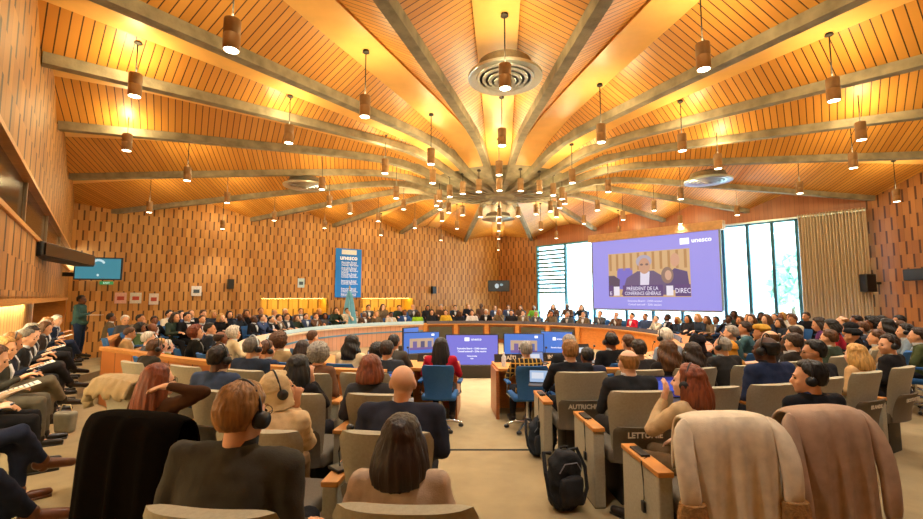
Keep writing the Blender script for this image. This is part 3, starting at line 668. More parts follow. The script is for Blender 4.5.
# --- coats on chairs
def hang_coat(seatk, m, label, zb, sleeves=True, fur=None, w=.66, name='coat', lap=None):
    s = S[seatk]; e = empty(name, s.location, s.rotation_euler.z); tag(e, label, 'coat')
    path = [(-.10, .62), (-.10, .80), (-.13, .92), (-.19, .985), (-.275, 1.0), (-.345, .985), (-.385, .93), (-.40, .76), (-.405, .55), (-.415, .3), (-.42, zb)]
    rows = []
    n = 40
    for i, (y, z) in enumerate(path):
        s_ = max(0, (i-4)/6); ww = w*(.93+.10*s_) if i > 2 else w*.86; row = []
        for j in range(n+1):
            u = -1+2*j/n; f = (.004+.018*s_)*(1+math.sin(u*9+1.2*math.sin(3*u)+i*.15))+.006*s_*(1+math.sin(u*23+i*.2))
            row.append(Vector((u*ww/2, y-f*(1 if i > 4 else .3)+.05*abs(u)**5*(1 if i > 4 else -.3), z-.03*abs(u)**4)))
        rows.append(row)
    mb = MB(); mb.loft(rows, cap=False, closed=False); o = part('coat_body', mb, m, e); md = o.modifiers.new('s', 'SOLIDIFY'); md.thickness = .018; md.offset = 1; sb = o.modifiers.new('b', 'SUBSURF'); sb.levels = 1; sb.render_levels = 1
    if lap:
        for sx in (-1, 1):
            mb = MB(); rows = []
            for i in range(8):
                t = i/7; z = .95-.45*t; rows.append([Vector((sx*(.05+.02*math.sin(t*3)+a*(.10*(1-t*.6))), -.36-.012-.02*t-.01*math.sin(a*3), z)) for a in (0, .33, .66, 1)])
            mb.loft(rows, cap=False, closed=False); o = part('lapel', mb, lap, e); md = o.modifiers.new('s', 'SOLIDIFY'); md.thickness = .012
    if sleeves:
        for sx in (-1, 1):
            pts = [(sx*.235, -.30, .965), (sx*.285, -.34, .91), (sx*.305, -.38, .80), (sx*.31, -.41, .70), (sx*.30, -.425, .60), (sx*.295, -.43, .50)]
            if not fur: pts = [(a, b, .965-(.965-c)*1.35) for a, b, c in pts]
            mb = MB(); rows = []
            for i, p in enumerate(pts):
                r1 = (.035, .055, .062, .06, .058, .06)[i]; rows.append([Vector(p)+Vector((r1*math.cos(a), r1*.62*math.sin(a)*(1+.1*math.sin(3*a+i)), .02*math.sin(2*a+i))) for a in [2*PI*k/20 for k in range(20)]])
            mb.loft(rows); o = part('sleeve', mb, m, e); sb = o.modifiers.new('b', 'SUBSURF'); sb.levels = 1; sb.render_levels = 1
            if fur:
                mb = MB(); rows = []
                for i in range(9):
                    t = i/8; z = .54-.2*t; r1 = .072+.012*math.sin(t*PI); rows.append([Vector((sx*.295, -.432, z))+Vector((r1*math.cos(a)*(1+.05*math.sin(9*a+i)), r1*.75*math.sin(a)*(1+.05*math.cos(7*a+i*2)), 0)) for a in [2*PI*k/28 for k in range(28)]])
                mb.loft(rows); part('fur_cuff', mb, fur, e)
    return e
hang_coat('c0', mat('#090604', .98, .1, 14, .2, spec=.02, bscale=180), 'black overcoat draped over a chair back beside the side aisle', .10, sleeves=False, w=.74)
hang_coat('p0', cloth('#d6c6aa'), 'cream coat with brown fur cuffs draped over a chair back', .08, fur=mat('#9a6f3c', .95, .35, 40, 1, bscale=120), w=.57, lap=None)
hang_coat('p1', cloth('#a98d76'), 'dusty tan coat draped with its sleeves over a chair back', .10, w=.55)
def short_drape(k, hexc, label, w=.52, zb=.84):
    s = S[k]; e = empty('coat', s.location, s.rotation_euler.z); tag(e, label, 'coat')
    rows = []
    for i, (y, z) in enumerate([(-.12, .84), (-.13, .92), (-.19, .975), (-.28, .99), (-.35, .97), (-.38, .92), (-.385, .88), (-.39, zb)]):
        rows.append([Vector(((-1+2*j/30)*w/2, y-.006*math.sin(j*.9+i), z-.02*abs(-1+2*j/30)**4+(.02*math.sin(j*.7) if i == 7 else 0)+.005*math.sin(j*1.3+i*2))) for j in range(31)])
    mb = MB(); mb.loft(rows, cap=False, closed=False); o = part('coat_body', mb, cloth(hexc), e); md = o.modifiers.new('s', 'SOLIDIFY'); md.thickness = .02
    mb = MB(); mb.tube([(-.22, -.34, .93), (-.29, -.36, .86), (-.31, -.36, .78), (-.30, -.35, .72)], [.03, .045, .045, .04], 14); part('sleeve', mb, cloth(hexc), e)
short_drape('d0', '#a08a66', 'crumpled beige coat bunched over the top of the MALI chair')
# --- curved barrier at the step
def arc_pts(pts, n=6):
    out = []
    P = [Vector((x, y, 0)) for x, y in pts]
    for i in range(len(P)-1):
        p0 = P[max(i-1, 0)]; p1 = P[i]; p2 = P[i+1]; p3 = P[min(i+2, len(P)-1)]
        for k in range(n):
            t = k/n; out.append(.5*((2*p1)+(p2-p0)*t+(2*p0-5*p1+4*p2-p3)*t*t+(-p0+3*p1-3*p2+p3)*t**3))
    out.append(P[-1]); return out
def strip(name, pts, z0, z1, th, m, parent=None, off=0):
    rows = []
    for i, p in enumerate(pts):
        dd = (pts[min(i+1, len(pts)-1)]-pts[max(i-1, 0)]); dd.normalize(); n = Vector((-dd.y, dd.x, 0))
        a = p+n*(off-th/2); b = p+n*(off+th/2)
        rows.append([a+Vector((0, 0, z0)), b+Vector((0, 0, z0)), b+Vector((0, 0, z1)), a+Vector((0, 0, z1))])
    mb = MB(); mb.loft(rows); me = mb.mesh(name, False); 
    acc = [0]
    for i in range(1, len(pts)): acc.append(acc[-1]+(pts[i]-pts[i-1]).length)
    l = me.uv_layers.new(name='UVMap')
    for p_ in me.polygons:
        for li in p_.loop_indices:
            vi = me.loops[li].vertex_index; l.data[li].uv = (acc[vi//4], me.vertices[vi].co.z)
    return link(name, me, m, parent)
bar = [hit(104, 347, .80), hit(116, 349, .8), hit(145, 353, .8), hit(180, 358, .80), hit(240, 364, .8), hit(310, 368, .80), hit(385, 371, .80)]
bar = arc_pts([(p.x, p.y) for p in bar])
e = empty('curved_barrier', (0, 0, 0)); tag(e, 'long curved orange timber barrier between grey chairs and sunken seats', 'barrier')
strip('barrier_panel', bar, -.17, .76, .07, plank_mat('barrier_wood', '#c87a3a', '#b5662c', .6), e); strip('barrier_rail', bar, .75, .81, .14, M_wood, e)
bar2 = [hit(592, 368, .74), hit(640, 368, .74), hit(700, 366, .74), hit(752, 362, .74), hit(800, 356, .74)]
bar2 = arc_pts([(p.x, p.y) for p in bar2])
e = empty('curved_barrier', (0, 0, 0)); tag(e, 'low curved timber barrier in front of the third row beyond AUTRICHE', 'barrier')
strip('barrier_panel', bar2, -.17, .70, .07, M_woodd, e); strip('barrier_rail', bar2, .69, .74, .14, M_wood, e)
e = empty('curved_barrier', (0, 0, 0)); tag(e, 'short upper timber barrier beside the podium desk near the corner', 'barrier')
b3 = arc_pts([(p.x, p.y) for p in (hit(105, 341, .86), hit(112, 337, .86), hit(124, 333.5, .86), hit(140, 331.5, .86))])
strip('barrier_panel', b3, -.17, .82, .07, M_woodd, e); strip('barrier_rail', b3, .81, .87, .14, M_wood, e)
# --- ring tables
def ring_desk(a0, a1, label, front, ri=5.3, ro=6.05, topm=None, stripe=False, posts=None, panelm=None, legs=True, back=None):
    n = max(6, int(abs(a1-a0)/3)); A = [math.radians(a0+(a1-a0)*k/n) for k in range(n+1)]
    P = lambda r: [Vector((RC.x+r*math.cos(a), RC.y+r*math.sin(a), 0)) for a in A]
    e = empty('curved_desk', (0, 0, 0)); tag(e, label, 'desk')
    strip('front_panel', P(ri+.05), LOW, .55, .05, front, e)
    strip('desk_top', P((ri+ro)/2), .55, .59, ro-ri+.06, topm or M_wood, e)
    if stripe: strip('blue_stripe', P(ri+.015), .30, .35, .02, mat('#4b86a8', .5), e)
    if posts:
        for q in range(posts+1):
            a = math.radians(a0+(a1-a0)*q/posts); part('post', MB().box(0, 0, .19, .14, .16, .76, Matrix.Translation((RC.x+(ri+.0)*math.cos(a), RC.y+(ri+.0)*math.sin(a), 0)) @ Matrix.Rotation(a, 4, 'Z')), M_wood, e, smooth=False)
            if q < posts:
                P2 = [Vector((RC.x+(ri-.03)*math.cos(math.radians(a0+(a1-a0)*(q+.12+.76*k/4)/posts)), RC.y+(ri-.03)*math.sin(math.radians(a0+(a1-a0)*(q+.12+.76*k/4)/posts)), 0)) for k in range(5)]
                strip('inset_screen', P2, .0, .48, .04, mat('#4c4a3c', .35, .1, 5), e)
    for a in (A[0], A[-1]): part('end_panel', MB().box((ri+ro)/2, 0, .19, ro-ri, .05, .72, Matrix.Translation((RC.x, RC.y, 0)) @ Matrix.Rotation(a, 4, 'Z')), M_woodd if panelm is None else panelm, e, smooth=False)
    if back: strip('privacy_panel', P(ro-.12), LOW, .45, .03, back, e)
    return e
ring_desk(110, 226, 'long pale rose curved table with blue stripe before the banner', M_pink, topm=mat('#d8c2a4', .5, .06), stripe=True)
ring_desk(41, 109.5, 'centre section of the far curved table with dark inset screens', M_woodd, posts=5)
ring_desk(-25, 40.5, 'orange timber section of the curved table below the projection screen', woodm('#cc7a35'))
ring_desk(227, 266.3, 'near curved desk where the woman in red sits', M_wood)
ring_desk(272.4, 334, 'near curved desk where the person in plaid jacket sits', M_wood)
# --- floor screens in the well
def well_tv(px, py_t, Y, w, h, rz, label, mode, base=True):
    p = atY(px, Y, 0); ztop = CZ-(py_t-297)*Y/F*.99
    e = empty('display_screen', (p.x, p.y, LOW), rz); tag(e, label, 'screen')
    R = Matrix.Translation((0, 0, ztop-LOW-h/2)) @ Matrix.Rotation(PI/2, 4, 'X')
    def r(nm, x0, y0, x1, y1, m, z, th=.01, par=None): 
        mb = MB(); mb.box((x0+x1)/2, (y0+y1)/2, z, x1-x0, y1-y0, th, R); return part(nm, mb, m, par or e, smooth=False)
    r('bezel', -w/2-.02, -h/2-.02, w/2+.02, h/2+.02, M_black, -.03, .05)
    r('screen', -w/2, -h/2, w/2, h/2, glow({'m': '#6f6fd8'}.get(mode, '#2f6fd0'), 1.0), 0)
    part('stand', MB().box(0, .08, (ztop-LOW-h)/2, w*.98, .3, ztop-LOW-h, bev=.02), M_dark, e)
    def tx(b, x, y, s, z=.01, al='CENTER'):
        o = link('lettering', text_mesh(b, s, .001, al, .002), glow('#eef2ff', 1.1), e); o.matrix_local = R @ Matrix.Translation((x, y, z))
    if mode == 'm':
        r('logo_box', -.17, h*.30, -.06, h*.42, WW, .008); tx('unesco', .1, h*.36, .085)
        tx('Executive Board – 224th session', 0, .03, .052); tx('Conseil exécutif – 224e session', 0, -.035, .052); tx('Plenary meeting', 0, -.14, .035); tx('Paris', 0, -.2, .035)
    elif mode == 'v':
        r('video_picture', -w*.34, -h*.34, w*.34, h*.22, glow('#c9a889', .9), .007)
        for q, xx in enumerate((-.2, .02, .22)): r('picture_person', w*xx-.05, -h*.3, w*xx+.06, h*.08, glow(('#6f5aa0', '#4a4a78', '#5668b0')[q], .8), .013)
        r('picture_caption', -w*.34, -h*.34, w*.34, -h*.22, glow('#6b4fa0', .9), .016)
        r('logo_box', w*.28, h*.33, w*.36, h*.43, WW, .008)
    else:
        r('logo_box', -.1, h*.1, -.02, h*.25, WW, .008); tx('unesco', .1, h*.17, .07); tx('Executive Board', 0, -h*.25, .045)
    return e
well_tv(472, 335, 10.3, 1.19, .67, 0, 'large lavender floor screen standing in the middle of the well', 'm')
well_tv(421.5, 332.5, 11.6, .96, .52, .42, 'blue floor screen showing video beside the large middle screen', 'v')
well_tv(524, 334, 11.3, .98, .56, -.12, 'blue floor screen with video behind the plaid jacket person', 'v')
well_tv(557, 332, 11.8, .80, .54, -.3, 'outer blue floor screen showing white emblem near the laptop', 'l')
well_tv(411, 328, 13.0, .62, .5, .95, 'teal edge-on screen turned towards the pale rose table', 'l')
# --- desk things: nameplates, laptops, microphones, bottles
def plate(p, rz, label, group, text=None, m='#dfe6e6', w=.42, h=.11, base='#3b4a52'):
    e = empty('nameplate', p, rz); tag(e, label, 'nameplate', group)
    M = Matrix.Rotation(-.25, 4, 'X')
    part('plate', MB().box(0, 0, h/2+.005, w, .02, h, M), mat(m, .5, .04), e, smooth=False); part('foot', MB().box(0, .02, .005, w, .07, .01), mat(base, .5), e, smooth=False)
    if text:
        o = link('lettering', text_mesh(text, h*.72, .001, bold=.002), mat('#d9d2c0', .6), e); o.matrix_local = Matrix.Translation((0, -.014, h/2+.006)) @ Matrix.Rotation(PI/2-.25, 4, 'X')
    return e
def ringp(a, r, z): a = math.radians(a); return Vector((RC.x+r*math.cos(a), RC.y+r*math.sin(a), z))
k = 0
proto = None
for a in list(range(112, 212, 4)):
    c = ringp(a, 5.42, .59); rz = math.radians(a)-PI/2+PI; rz = math.radians(a)+PI/2+PI
    if proto is None: proto = plate(c, rz, 'pale nameplate with blue foot on the pale rose curved table', 'nameplates on the rose table', m='#a9c9d6', base='#2f7fb0')
    else: copy_tree(proto, c, rz)
proto = None
for a in list(range(-22, 108, 4)):
    c = ringp(a, 5.42, .59); rz = math.radians(a)-PI/2
    if proto is None: proto = plate(c, rz, 'dark nameplate facing the well on the far curved table', 'dark nameplates on the far table', m='#4a4650')
    else: copy_tree(proto, c, rz)
def face_cam_rz(p): return math.atan2(p.y-RC.y, p.x-RC.x)+PI/2
for a, txt, lab in ((253, 'TURKMENISTAN', 'dark nameplate on the near desk beside the woman in red'), (261.5, 'CHINA', 'dark nameplate at aisle end of desk beyond the woman in red'), (275.3, 'HAÏTI', 'dark nameplate HAÏTI at the aisle end of the near desk'), (283.5, 'INDE', 'dark nameplate beyond the plaid jacket near the open laptop')):
    p = ringp(a, 5.42, .59); plate(p, math.radians(a)+PI/2, lab, None, txt, m='#26221f', w=.62 if a in (253,) else .5, h=.13)
def laptop(p, rz, label, scr='#7fa6e8', s=1.0):
    e = empty('laptop', p, rz); e.scale = (s, s, s); tag(e, label, 'laptop')
    part('keyboard_base', MB().box(0, 0, .009, .33, .23, .016, bev=.004), mat('#3a3c40', .4), e)
    M = Matrix.Translation((0, .115, .018)) @ Matrix.Rotation(-.3, 4, 'X')
    part('lid', MB().box(0, 0, .11, .33, .008, .22, M), mat('#26272b', .3), e, smooth=False); sc_ = part('display', MB().box(0, -.006, .11, .30, .004, .19, M), glow(scr, .8), e, smooth=False)
    part('window_pane', MB().box(-.02, -.009, .12, .2, .002, .1, M), glow('#e8eefc' if scr != '#1c2a8c' else '#4a62d8', .8), sc_, smooth=False)
    return e
def mic(p, rz, label):
    e = empty('microphone', p, rz); tag(e, label, 'microphone')
    part('stem', MB().tube([(0, 0, 0), (0, .02, .10), (0, -.02, .2), (0, -.08, .26)], .005, 6), M_black, e); part('foam_head', MB().ell((0, -.1, .27), (.02, .03, .02)), M_black, e); part('base', MB().box(0, 0, .01, .1, .12, .02, bev=.006), M_black, e)
p = ringp(287.5, 5.75, .59); laptop(p, 0.2, 'black open laptop on the desk beside the plaid jacket', '#15161c', 1.25)
p = ringp(279.5, 5.7, .59); laptop(p, .1, 'small tablet laptop on the desk beyond HAÏTI plate', '#7f9ad8', .8)
p = ringp(252, 5.75, .59); laptop(p, -.1, 'small open laptop with pale screen on the desk near TURKMENISTAN plate', '#8fa4d8', .8)
for a in (258, 276.5, 281, 290, 297, 305): mic(ringp(a, 5.65, .59), 0, 'black gooseneck microphone on the near desk %s' % {258: 'beside the woman in red', 276.5: 'behind the HAÏTI plate', 281: 'before the plaid jacket', 290: 'past the black laptop', 297: 'in front of the man with red-brown hair', 305: 'near the headset man in black'}[a])
for a, l in ((256.5, 'white water bottle on the desk beside the woman in red'), (273.6, 'white paper cup at the aisle end of the near desk')):
    e = empty('water_bottle', ringp(a, 5.85, .59)); tag(e, l, 'bottle'); part('bottle_body', MB().lathe([(.005, 0), (.035, 0), (.036, .14), (.015, .18), (.015, .2), (.005, .2)], n=16), mat('#d9dde0', .2), e); part('bottle_cap', MB().lathe([(.005, .2), (.017, .2), (.017, .22), (.005, .22)], n=12), mat('#e8e8e8', .4), e)
# laptops held on seats
def seat_off(k, x, y, z):
    s = S[k]; r = s.rotation_euler.z; c, n = math.cos(r), math.sin(r); return Vector((s.location.x+x*c-y*n, s.location.y+x*n+y*c, z))
laptop(seat_off('q1', .02, .30, .66), S['q1'].rotation_euler.z+.0, 'open laptop with deep blue screen held before the beige blazer woman', '#1c2a8c')
laptop(seat_off('d2', .42, .75, .72), S['d2'].rotation_euler.z, 'slim laptop with blue chat screen beyond the black haired woman', '#3f7fe0', .8)
laptop(seat_off('r0', -.30, .42, .66), S['r0'].rotation_euler.z-.2, 'pale tablet on the lap of the man in AUTRICHE chair', '#a9c8ee', .7)
# bags
def backpack(p, rz, label, s=1.0, m='#17171a'):
    e = empty('backpack', p, rz); e.scale = (s, s, s); tag(e, label, 'backpack'); c = mat(m, .8, .2, 25, .3, bscale=90)
    mbb = MB(); mbb.box(0, 0, .23, .30, .18, .42, bev=.08); mbb.ell((0, 0, .38), (.13, .10, .12)); mbb.ell((0, -.02, .1), (.16, .12, .11)); me = remesh(mbb, .014, 6, lambda c: noise.noise(c*11)*.022+noise.noise(c*26)*.008); me.name = 'main_compartment'; link('main_compartment', me, c, e)
    mbb = MB(); mbb.box(0, -.11, .17, .22, .09, .24, bev=.04); me = remesh(mbb, .012, 4, lambda c: noise.noise(c*16+Vector((5, 0, 0)))*.014); me.name = 'front_pocket'; link('front_pocket', me, c, e)
    part('top_handle', MB().tube([(-.04, 0, .46), (-.03, 0, .51), (.03, 0, .51), (.04, 0, .46)], .01, 8), c, e)
    for sx in (-1, 1): part('shoulder_strap', MB().tube([(sx*.09, .08, .44), (sx*.17, .06, .46), (sx*.2, -.02, .32), (sx*.19, -.06, .16), (sx*.13, -.08, .05)], .018, 8), c, e)
    part('zip', MB().tube([(-.11, -.1, .33), (-.06, -.105, .40), (.06, -.105, .40), (.11, -.1, .33)], .005, 6), mat('#6a6a70', .4), e)
h = hit(565, 507, 0); backpack(Vector((h.x, h.y, 0)), .35, 'black backpack leaning against the side panel of the LETTONIE chair', .92)
h = hit(540, 455, 0); backpack(Vector((h.x, h.y, 0)), .2, 'small dark backpack on the floor before the AUTRICHE side panel', .8, '#1e2630')
h = seat_off('q0', .22, .25, 0); e = empty('tote_bag', h); tag(e, 'orange red bag standing on the floor beneath the LETTONIE chair', 'bag'); part('bag_body', MB().box(0, 0, .12, .3, .16, .24, bev=.04), mat('#c8421c', .7), e); part('bag_handle', MB().tube([(-.08, 0, .24), (-.05, 0, .33), (.05, 0, .33), (.08, 0, .24)], .01), mat('#a83414', .7), e)
h = hit(66, 412, .25); e = empty('tote_bag', (h.x, h.y, 0)); tag(e, 'translucent grey carrier bag on the floor by the side bench', 'bag'); part('bag_body', MB().box(0, 0, .13, .26, .12, .26, bev=.05, taper=.8), mat('#8a8676', .3, .2, 8, .4), e); part('bag_handle', MB().tube([(-.08, 0, .25), (-.05, 0, .34), (.05, 0, .34), (.08, 0, .25)], .006), mat('#c9b48a', .5), e)
# gooseneck mic and wooden consoles between near chairs
for k_, lab in (('c2', 'black gooseneck microphone beside chair of the bald man in navy'), ('d0', 'black gooseneck microphone beside the MALI chair')):
    mic(seat_off(k_, -.335, -.05, .63), S[k_].rotation_euler.z+.9, lab)
# --- blue swivel chairs
def make_blue():
    e = empty('swivel_chair')
    part('backrest', grid_back(.36, .47, .46, .05, .05, z0=.46), M_blue, e, (0, -.2, 0)); part('seat_cushion', MB().box(0, .03, .46, .48, .46, .08, bev=.035), M_blue, e)
    part('column', MB().cap((0, 0, .1), (0, 0, .43), .03, .025, 12, False), M_chrome, e)
    for sx in (-1, 1):
        part('armrest', MB().box(sx*.28, .03, .66, .06, .26, .035, bev=.012), M_blue, e); part('arm_support', MB().tube([(sx*.24, .03, .45), (sx*.29, .03, .5), (sx*.28, .03, .65)], .014), M_chrome, e)
    for q in range(5):
        a = 2*PI*q/5+.3; part('base_arm', MB().tube([(0, 0, .11), (.16*math.cos(a), .16*math.sin(a), .10), (.30*math.cos(a), .30*math.sin(a), .065)], [.022, .018, .014]), M_chrome, e)
        part('caster', MB().cap((.30*math.cos(a)-.012, .30*math.sin(a), .03), (.30*math.cos(a)+.012, .30*math.sin(a), .03), .026, .026, 12), M_black, e)
    return e
blue0 = make_blue(); _bf = True
def blue(p, rz, label, group='blue swivel chairs'):
    global _bf
    o = blue0 if _bf else copy_tree(blue0); _bf = False
    o.location = p; o.rotation_euler = (0, 0, rz); return tag(o, label, 'chair', group)
# ------------------------------------------------------------------ people
ARMS = {
 'lap': [(.25, -.01, .71), (.12, .20, .655), (0, .9, -.3)],
 'desk': [(.26, .10, .73), (.13, .32, .755), (-.2, 1, 0)],
 'chin': [(.19, .22, .79), (.055, .17, .985), (-.15, -.3, .9)],
 'phone': [(.25, .05, .70), (.075, .23, .77), (-.1, .7, .5)],
 'behind': [(.44, .0, 1.05), (.21, -.11, 1.10), (-1, -.1, -.15)],
 'side': [(.25, -.03, .70), (.25, .14, .62), (0, 1, -.1)],
 'down': [(.23, -.02, .70), (.24, .03, .46), (0, .1, -1)],
}
def figure(armL='lap', armR='lap', lean=0, roll=0, hyaw=0, hpitch=0, hroll=0, legs='sit', w=1.0, vox=.012, skirt=False, fold=.006, fingers=True, stout=1.0, jr=1.0):
    """returns dict(body, top, legs, shoes) meshes and the head matrix. Faces +Y, floor at z=0."""
    st = legs == 'stand'; ph = .95 if st else .53
    R = Euler((-lean, roll, 0), 'XYZ').to_matrix(); P0 = Vector((0, 0, ph))
    def S_(x, y, z): return P0+R @ Vector((x, y, z-.53))       # torso-space point from seated coordinates
    neck = S_(0, -.015, .985); hm = Euler((-hpitch, hroll, hyaw), 'XYZ').to_matrix()
    hc = neck+R @ Vector((0, .004, .028))+hm @ Vector((0, .024, .094))
    HM = Matrix.Translation(hc) @ hm.to_4x4()
    def torso(mb, k, lo=.0, hi=.46, puff=0):
        prof = [(0.0, .165*stout, .125*stout), (.1, .155*stout, .12*stout), (.2, .158*w, .118*stout), (.3, .168*w, .118), (.37, .165*w, .10), (.42, .12*w, .078), (.455, .062, .06)]
        rings = []
        for (z, rx, ry) in prof:
            if z < lo: continue
            rings.append([P0+R @ Vector(((rx*k+puff)*math.cos(2*PI*j/24), (ry*k+puff)*math.sin(2*PI*j/24)-.01, z)) for j in range(24)])
        mb.loft(rings)
    arms = []
    for sx, an in ((-1, armL), (1, armR)):
        e, wr, hd = ARMS[an]; sh = S_(sx*.178*w, -.015, .932)
        E = S_(sx*e[0]*(.7+.3*w), e[1], e[2]); W = S_(sx*wr[0], wr[1], wr[2])
        if an in ('lap', 'desk', 'phone', 'side') and abs(lean) > .01:
            off = (S_(0, 0, .8)-(P0+Vector((0, 0, .27))))
            W = P0+Vector((sx*wr[0], wr[1], wr[2]-.53))+off*.45
        H = (R @ Vector((sx*hd[0]*-1 if False else sx*hd[0], hd[1], hd[2]))).normalized(); arms.append((sx, sh, E, W, H, an))
    # legs
    lg = []
    for sx in (-1, 1):
        hip = P0+Vector((sx*.09, 0, -.02))
        if st: kn = Vector((sx*.10, .02, .50)); an_ = Vector((sx*.11, -.01, .09)); toe = Vector((sx*.14, .17, .03))
        elif legs == 'cross' and sx > 0: kn = Vector((.02, .44, .60)); an_ = Vector((-.18, .60, .27)); toe = Vector((-.24, .76, .22))
        elif legs == 'tuck': kn = Vector((sx*.11, .42, .50)); an_ = Vector((sx*.10, .22, .09)); toe = Vector((sx*.11, .37, .03))
        else: kn = Vector((sx*.12, .43, .50)); an_ = Vector((sx*.12, .46, .09)); toe = Vector((sx*.14, .63, .03))
        lg.append((sx, hip, kn, an_, toe))
    # --- body (one continuous surface)
    mb = MB(); torso(mb, .80)
    mb.cap(S_(0, -.02, .93), hc+hm @ Vector((0, -.02, -.04)), .056*(.85+.15*w), .054)
    h = lambda x, y, z: hc+hm @ Vector((x, y, z))
    def hell(c, r): mb.ell((0, 0, 0), r, M=HM @ Matrix.Translation(c))
    hell((0, -.016, .032), (.076, .096, .084)); hell((0, .028, -.02), (.065, .063, .082)); hell((0, .03, -.066), (.05, .052, .044)); hell((0, .068, -.094), (.022, .02, .02))
    hell((0, .078, .024), (.046, .016, .010)); mb.cap(h(0, .088, .008), h(0, .106, -.028), .009, .0135); hell((0, .097, -.033), (.019, .011, .009)); hell((0, .086, -.058), (.025, .011, .007)); hell((0, .083, -.069), (.021, .011, .007))
    for sx in (-1, 1): hell((sx*.079, -.008, -.006), (.011, .021, .033)); hell((sx*.038, .062, -.026), (.024, .024, .022))
    for sx, sh, E, W, H, an in arms:
        mb.cap(S_(0, -.01, .90), sh, .06, .05); mb.cap(sh, E, .045, .036); mb.cap(E, W, .036, .025)
        # hand
        side = H.cross(Vector((0, 0, 1))).normalized() if abs(H.z) < .8 else Vector((1, 0, 0)) if an != 'down' else Vector((0, 1, 0))
        up = side.cross(H).normalized()
        q = Matrix((side, H, up)).transposed().to_4x4(); HMt = Matrix.Translation(W+H*.055) @ q
        mb.cap(W, W+H*.03, .024, .026); mb.ell((0, 0, 0), (.040, .050, .016), M=HMt)
        if fingers:
            curl = -1 if an in ('lap', 'desk', 'phone', 'side', 'down') else -1
            for fi, (fx, fl) in enumerate(((-.030, .058), (-.010, .068), (.010, .064), (.029, .050))):
                b = HMt @ Vector((fx, .038, 0)); m1 = HMt @ Vector((fx*1.12, .038+fl*.6, .010*curl*(1+fi*.3))); e1 = HMt @ Vector((fx*1.15, .038+fl*.95, .034*curl*(1+fi*.12)))
                mb.cap(b, m1, .0095, .0085, 10); mb.cap(m1, e1, .0085, .0075, 10)
            t0 = HMt @ Vector((-sx*.030, -.018, 0)); t1 = HMt @ Vector((-sx*.058, .014, -.010)); t2 = HMt @ Vector((-sx*.056, .044, -.020))
            mb.cap(t0, t1, .013, .0105, 10); mb.cap(t1, t2, .0105, .009, 10)
        else: mb.ell((0, .07, 0), (.034, .03, .012), M=HMt)
    for sx, hip, kn, an_, toe in lg: mb.cap(hip, kn, .07, .048); mb.cap(kn, an_, .048, .034); mb.cap(an_-Vector((0, 0, .02 if not (legs == 'cross' and sx > 0) else 0)), toe, .026, .016)
    body = remesh(mb, vox, 2); body.name = 'person'
    # --- top garment
    mb = MB(); torso(mb, 1.06*jr, puff=.006)
    mb.lathe([(.001, -.02), (.165*stout, -.02), (.18*stout, .06), (.001, .07)], (0, 0, ph-.03), 24)
    for sx, sh, E, W, H, an in arms:
        c0 = S_(sx*.06, -.02, .955); mb.cap(c0, sh+R @ Vector((sx*.004, 0, .008)), .050, .062*jr, 14); mb.cap(sh, E, .062*jr, .050*jr); mb.cap(E, W-(W-E).normalized()*.02, .050*jr, .037*jr, hemi=True)
        mb.cap(S_(sx*.07, -.01, .86), sh, .085, .068)
    mb.loft([[S_(r*(.85+.15*w)*math.cos(2*PI*j/24), r*.95*math.sin(2*PI*j/24)-.016, z) for j in range(24)] for r, z in ((.05, .94), (.095, .95), (.082, .985), (.073, 1.005), (.05, 1.005))])
    if vox < .01: fold = fold*1.7
    def dsp(c):
        f = noise.noise(Vector((c.x*9, c.y*9, c.z*5)))*fold+noise.noise(Vector((c.x*22, c.y*22+3, c.z*13)))*fold*.5-abs(noise.noise(Vector((c.x*7+9, c.y*7, c.z*15))))*fold*.8
        return f
    top = remesh(mb, max(.0115, vox*1.2), 5, dsp); top.name = 'jacket'
    # --- legs garment
    mb = MB(); mb.ell((0, 0, ph-.02), (.17*stout, .15, .10))
    if skirt: 
        for sx, hip, kn, an_, toe in lg: mb.cap(hip, kn, .10, .085); mb.cap(kn, kn+Vector((0, .01, -.22)), .085, .08)
    else:
        for sx, hip, kn, an_, toe in lg: mb.cap(hip, kn, .093, .070); mb.cap(kn, an_+(kn-an_)*.12, .068, .054)
    leg = remesh(mb, max(.016, vox*1.6), 4, dsp); leg.name = 'trousers'
    shoes = []
    for sx, hip, kn, an_, toe in lg:
        mb = MB(); dd = (toe-an_); dd.z = 0 if not (legs == 'cross' and sx > 0) else dd.z; dd.normalize(); a2 = an_+Vector((0, 0, -.035))
        if legs == 'cross' and sx > 0: mb.cap(an_-dd*.03+Vector((0, 0, -.012)), toe+dd*.03, .050, .036); mb.cap(a2, an_+Vector((.02, 0, .03)), .042, .040)
        else: mb.cap(Vector((a2.x, a2.y, .043))-dd*.03, Vector((a2.x, a2.y, .034))+dd*.18, .042, .032); mb.cap(Vector((a2.x, a2.y, .06)), Vector((a2.x, a2.y, .10)), .045, .048); mb.box(a2.x+dd.x*.07, a2.y+dd.y*.07, .008, .075, .27, .016)
        me = mb.mesh('shoe'); shoes.append(me)
    # shirt collar
    mb = MB(); rings = []
    for (r, z, t) in ((.064, .965, 0), (.070, .985, .0), (.066, 1.022, .01), (.057, 1.022, .01), (.056, .965, 0)):
        rings.append([S_(r*(.85+.15*w)*math.cos(2*PI*j/24), r*math.sin(2*PI*j/24)-.012+(z-.95)*.3, z) for j in range(24)])
    mb.loft(rings)
    mb.loft([[S_(a*.0, .118, .72), S_(.012, .120, .76), S_(-.012, .120, .76)] for a in (1,)]+[[S_(0, .06, .93), S_(.05, .055, .945), S_(-.05, .055, .945)]]) if False else None
    V = [S_(0, .128*max(1, stout), .74), S_(.05, .085, .945), S_(-.05, .085, .945), S_(0, .05, .74), S_(.05, .03, .945), S_(-.05, .03, .945), S_(.045, .128*1.02, .86), S_(-.045, .128*1.02, .86)]
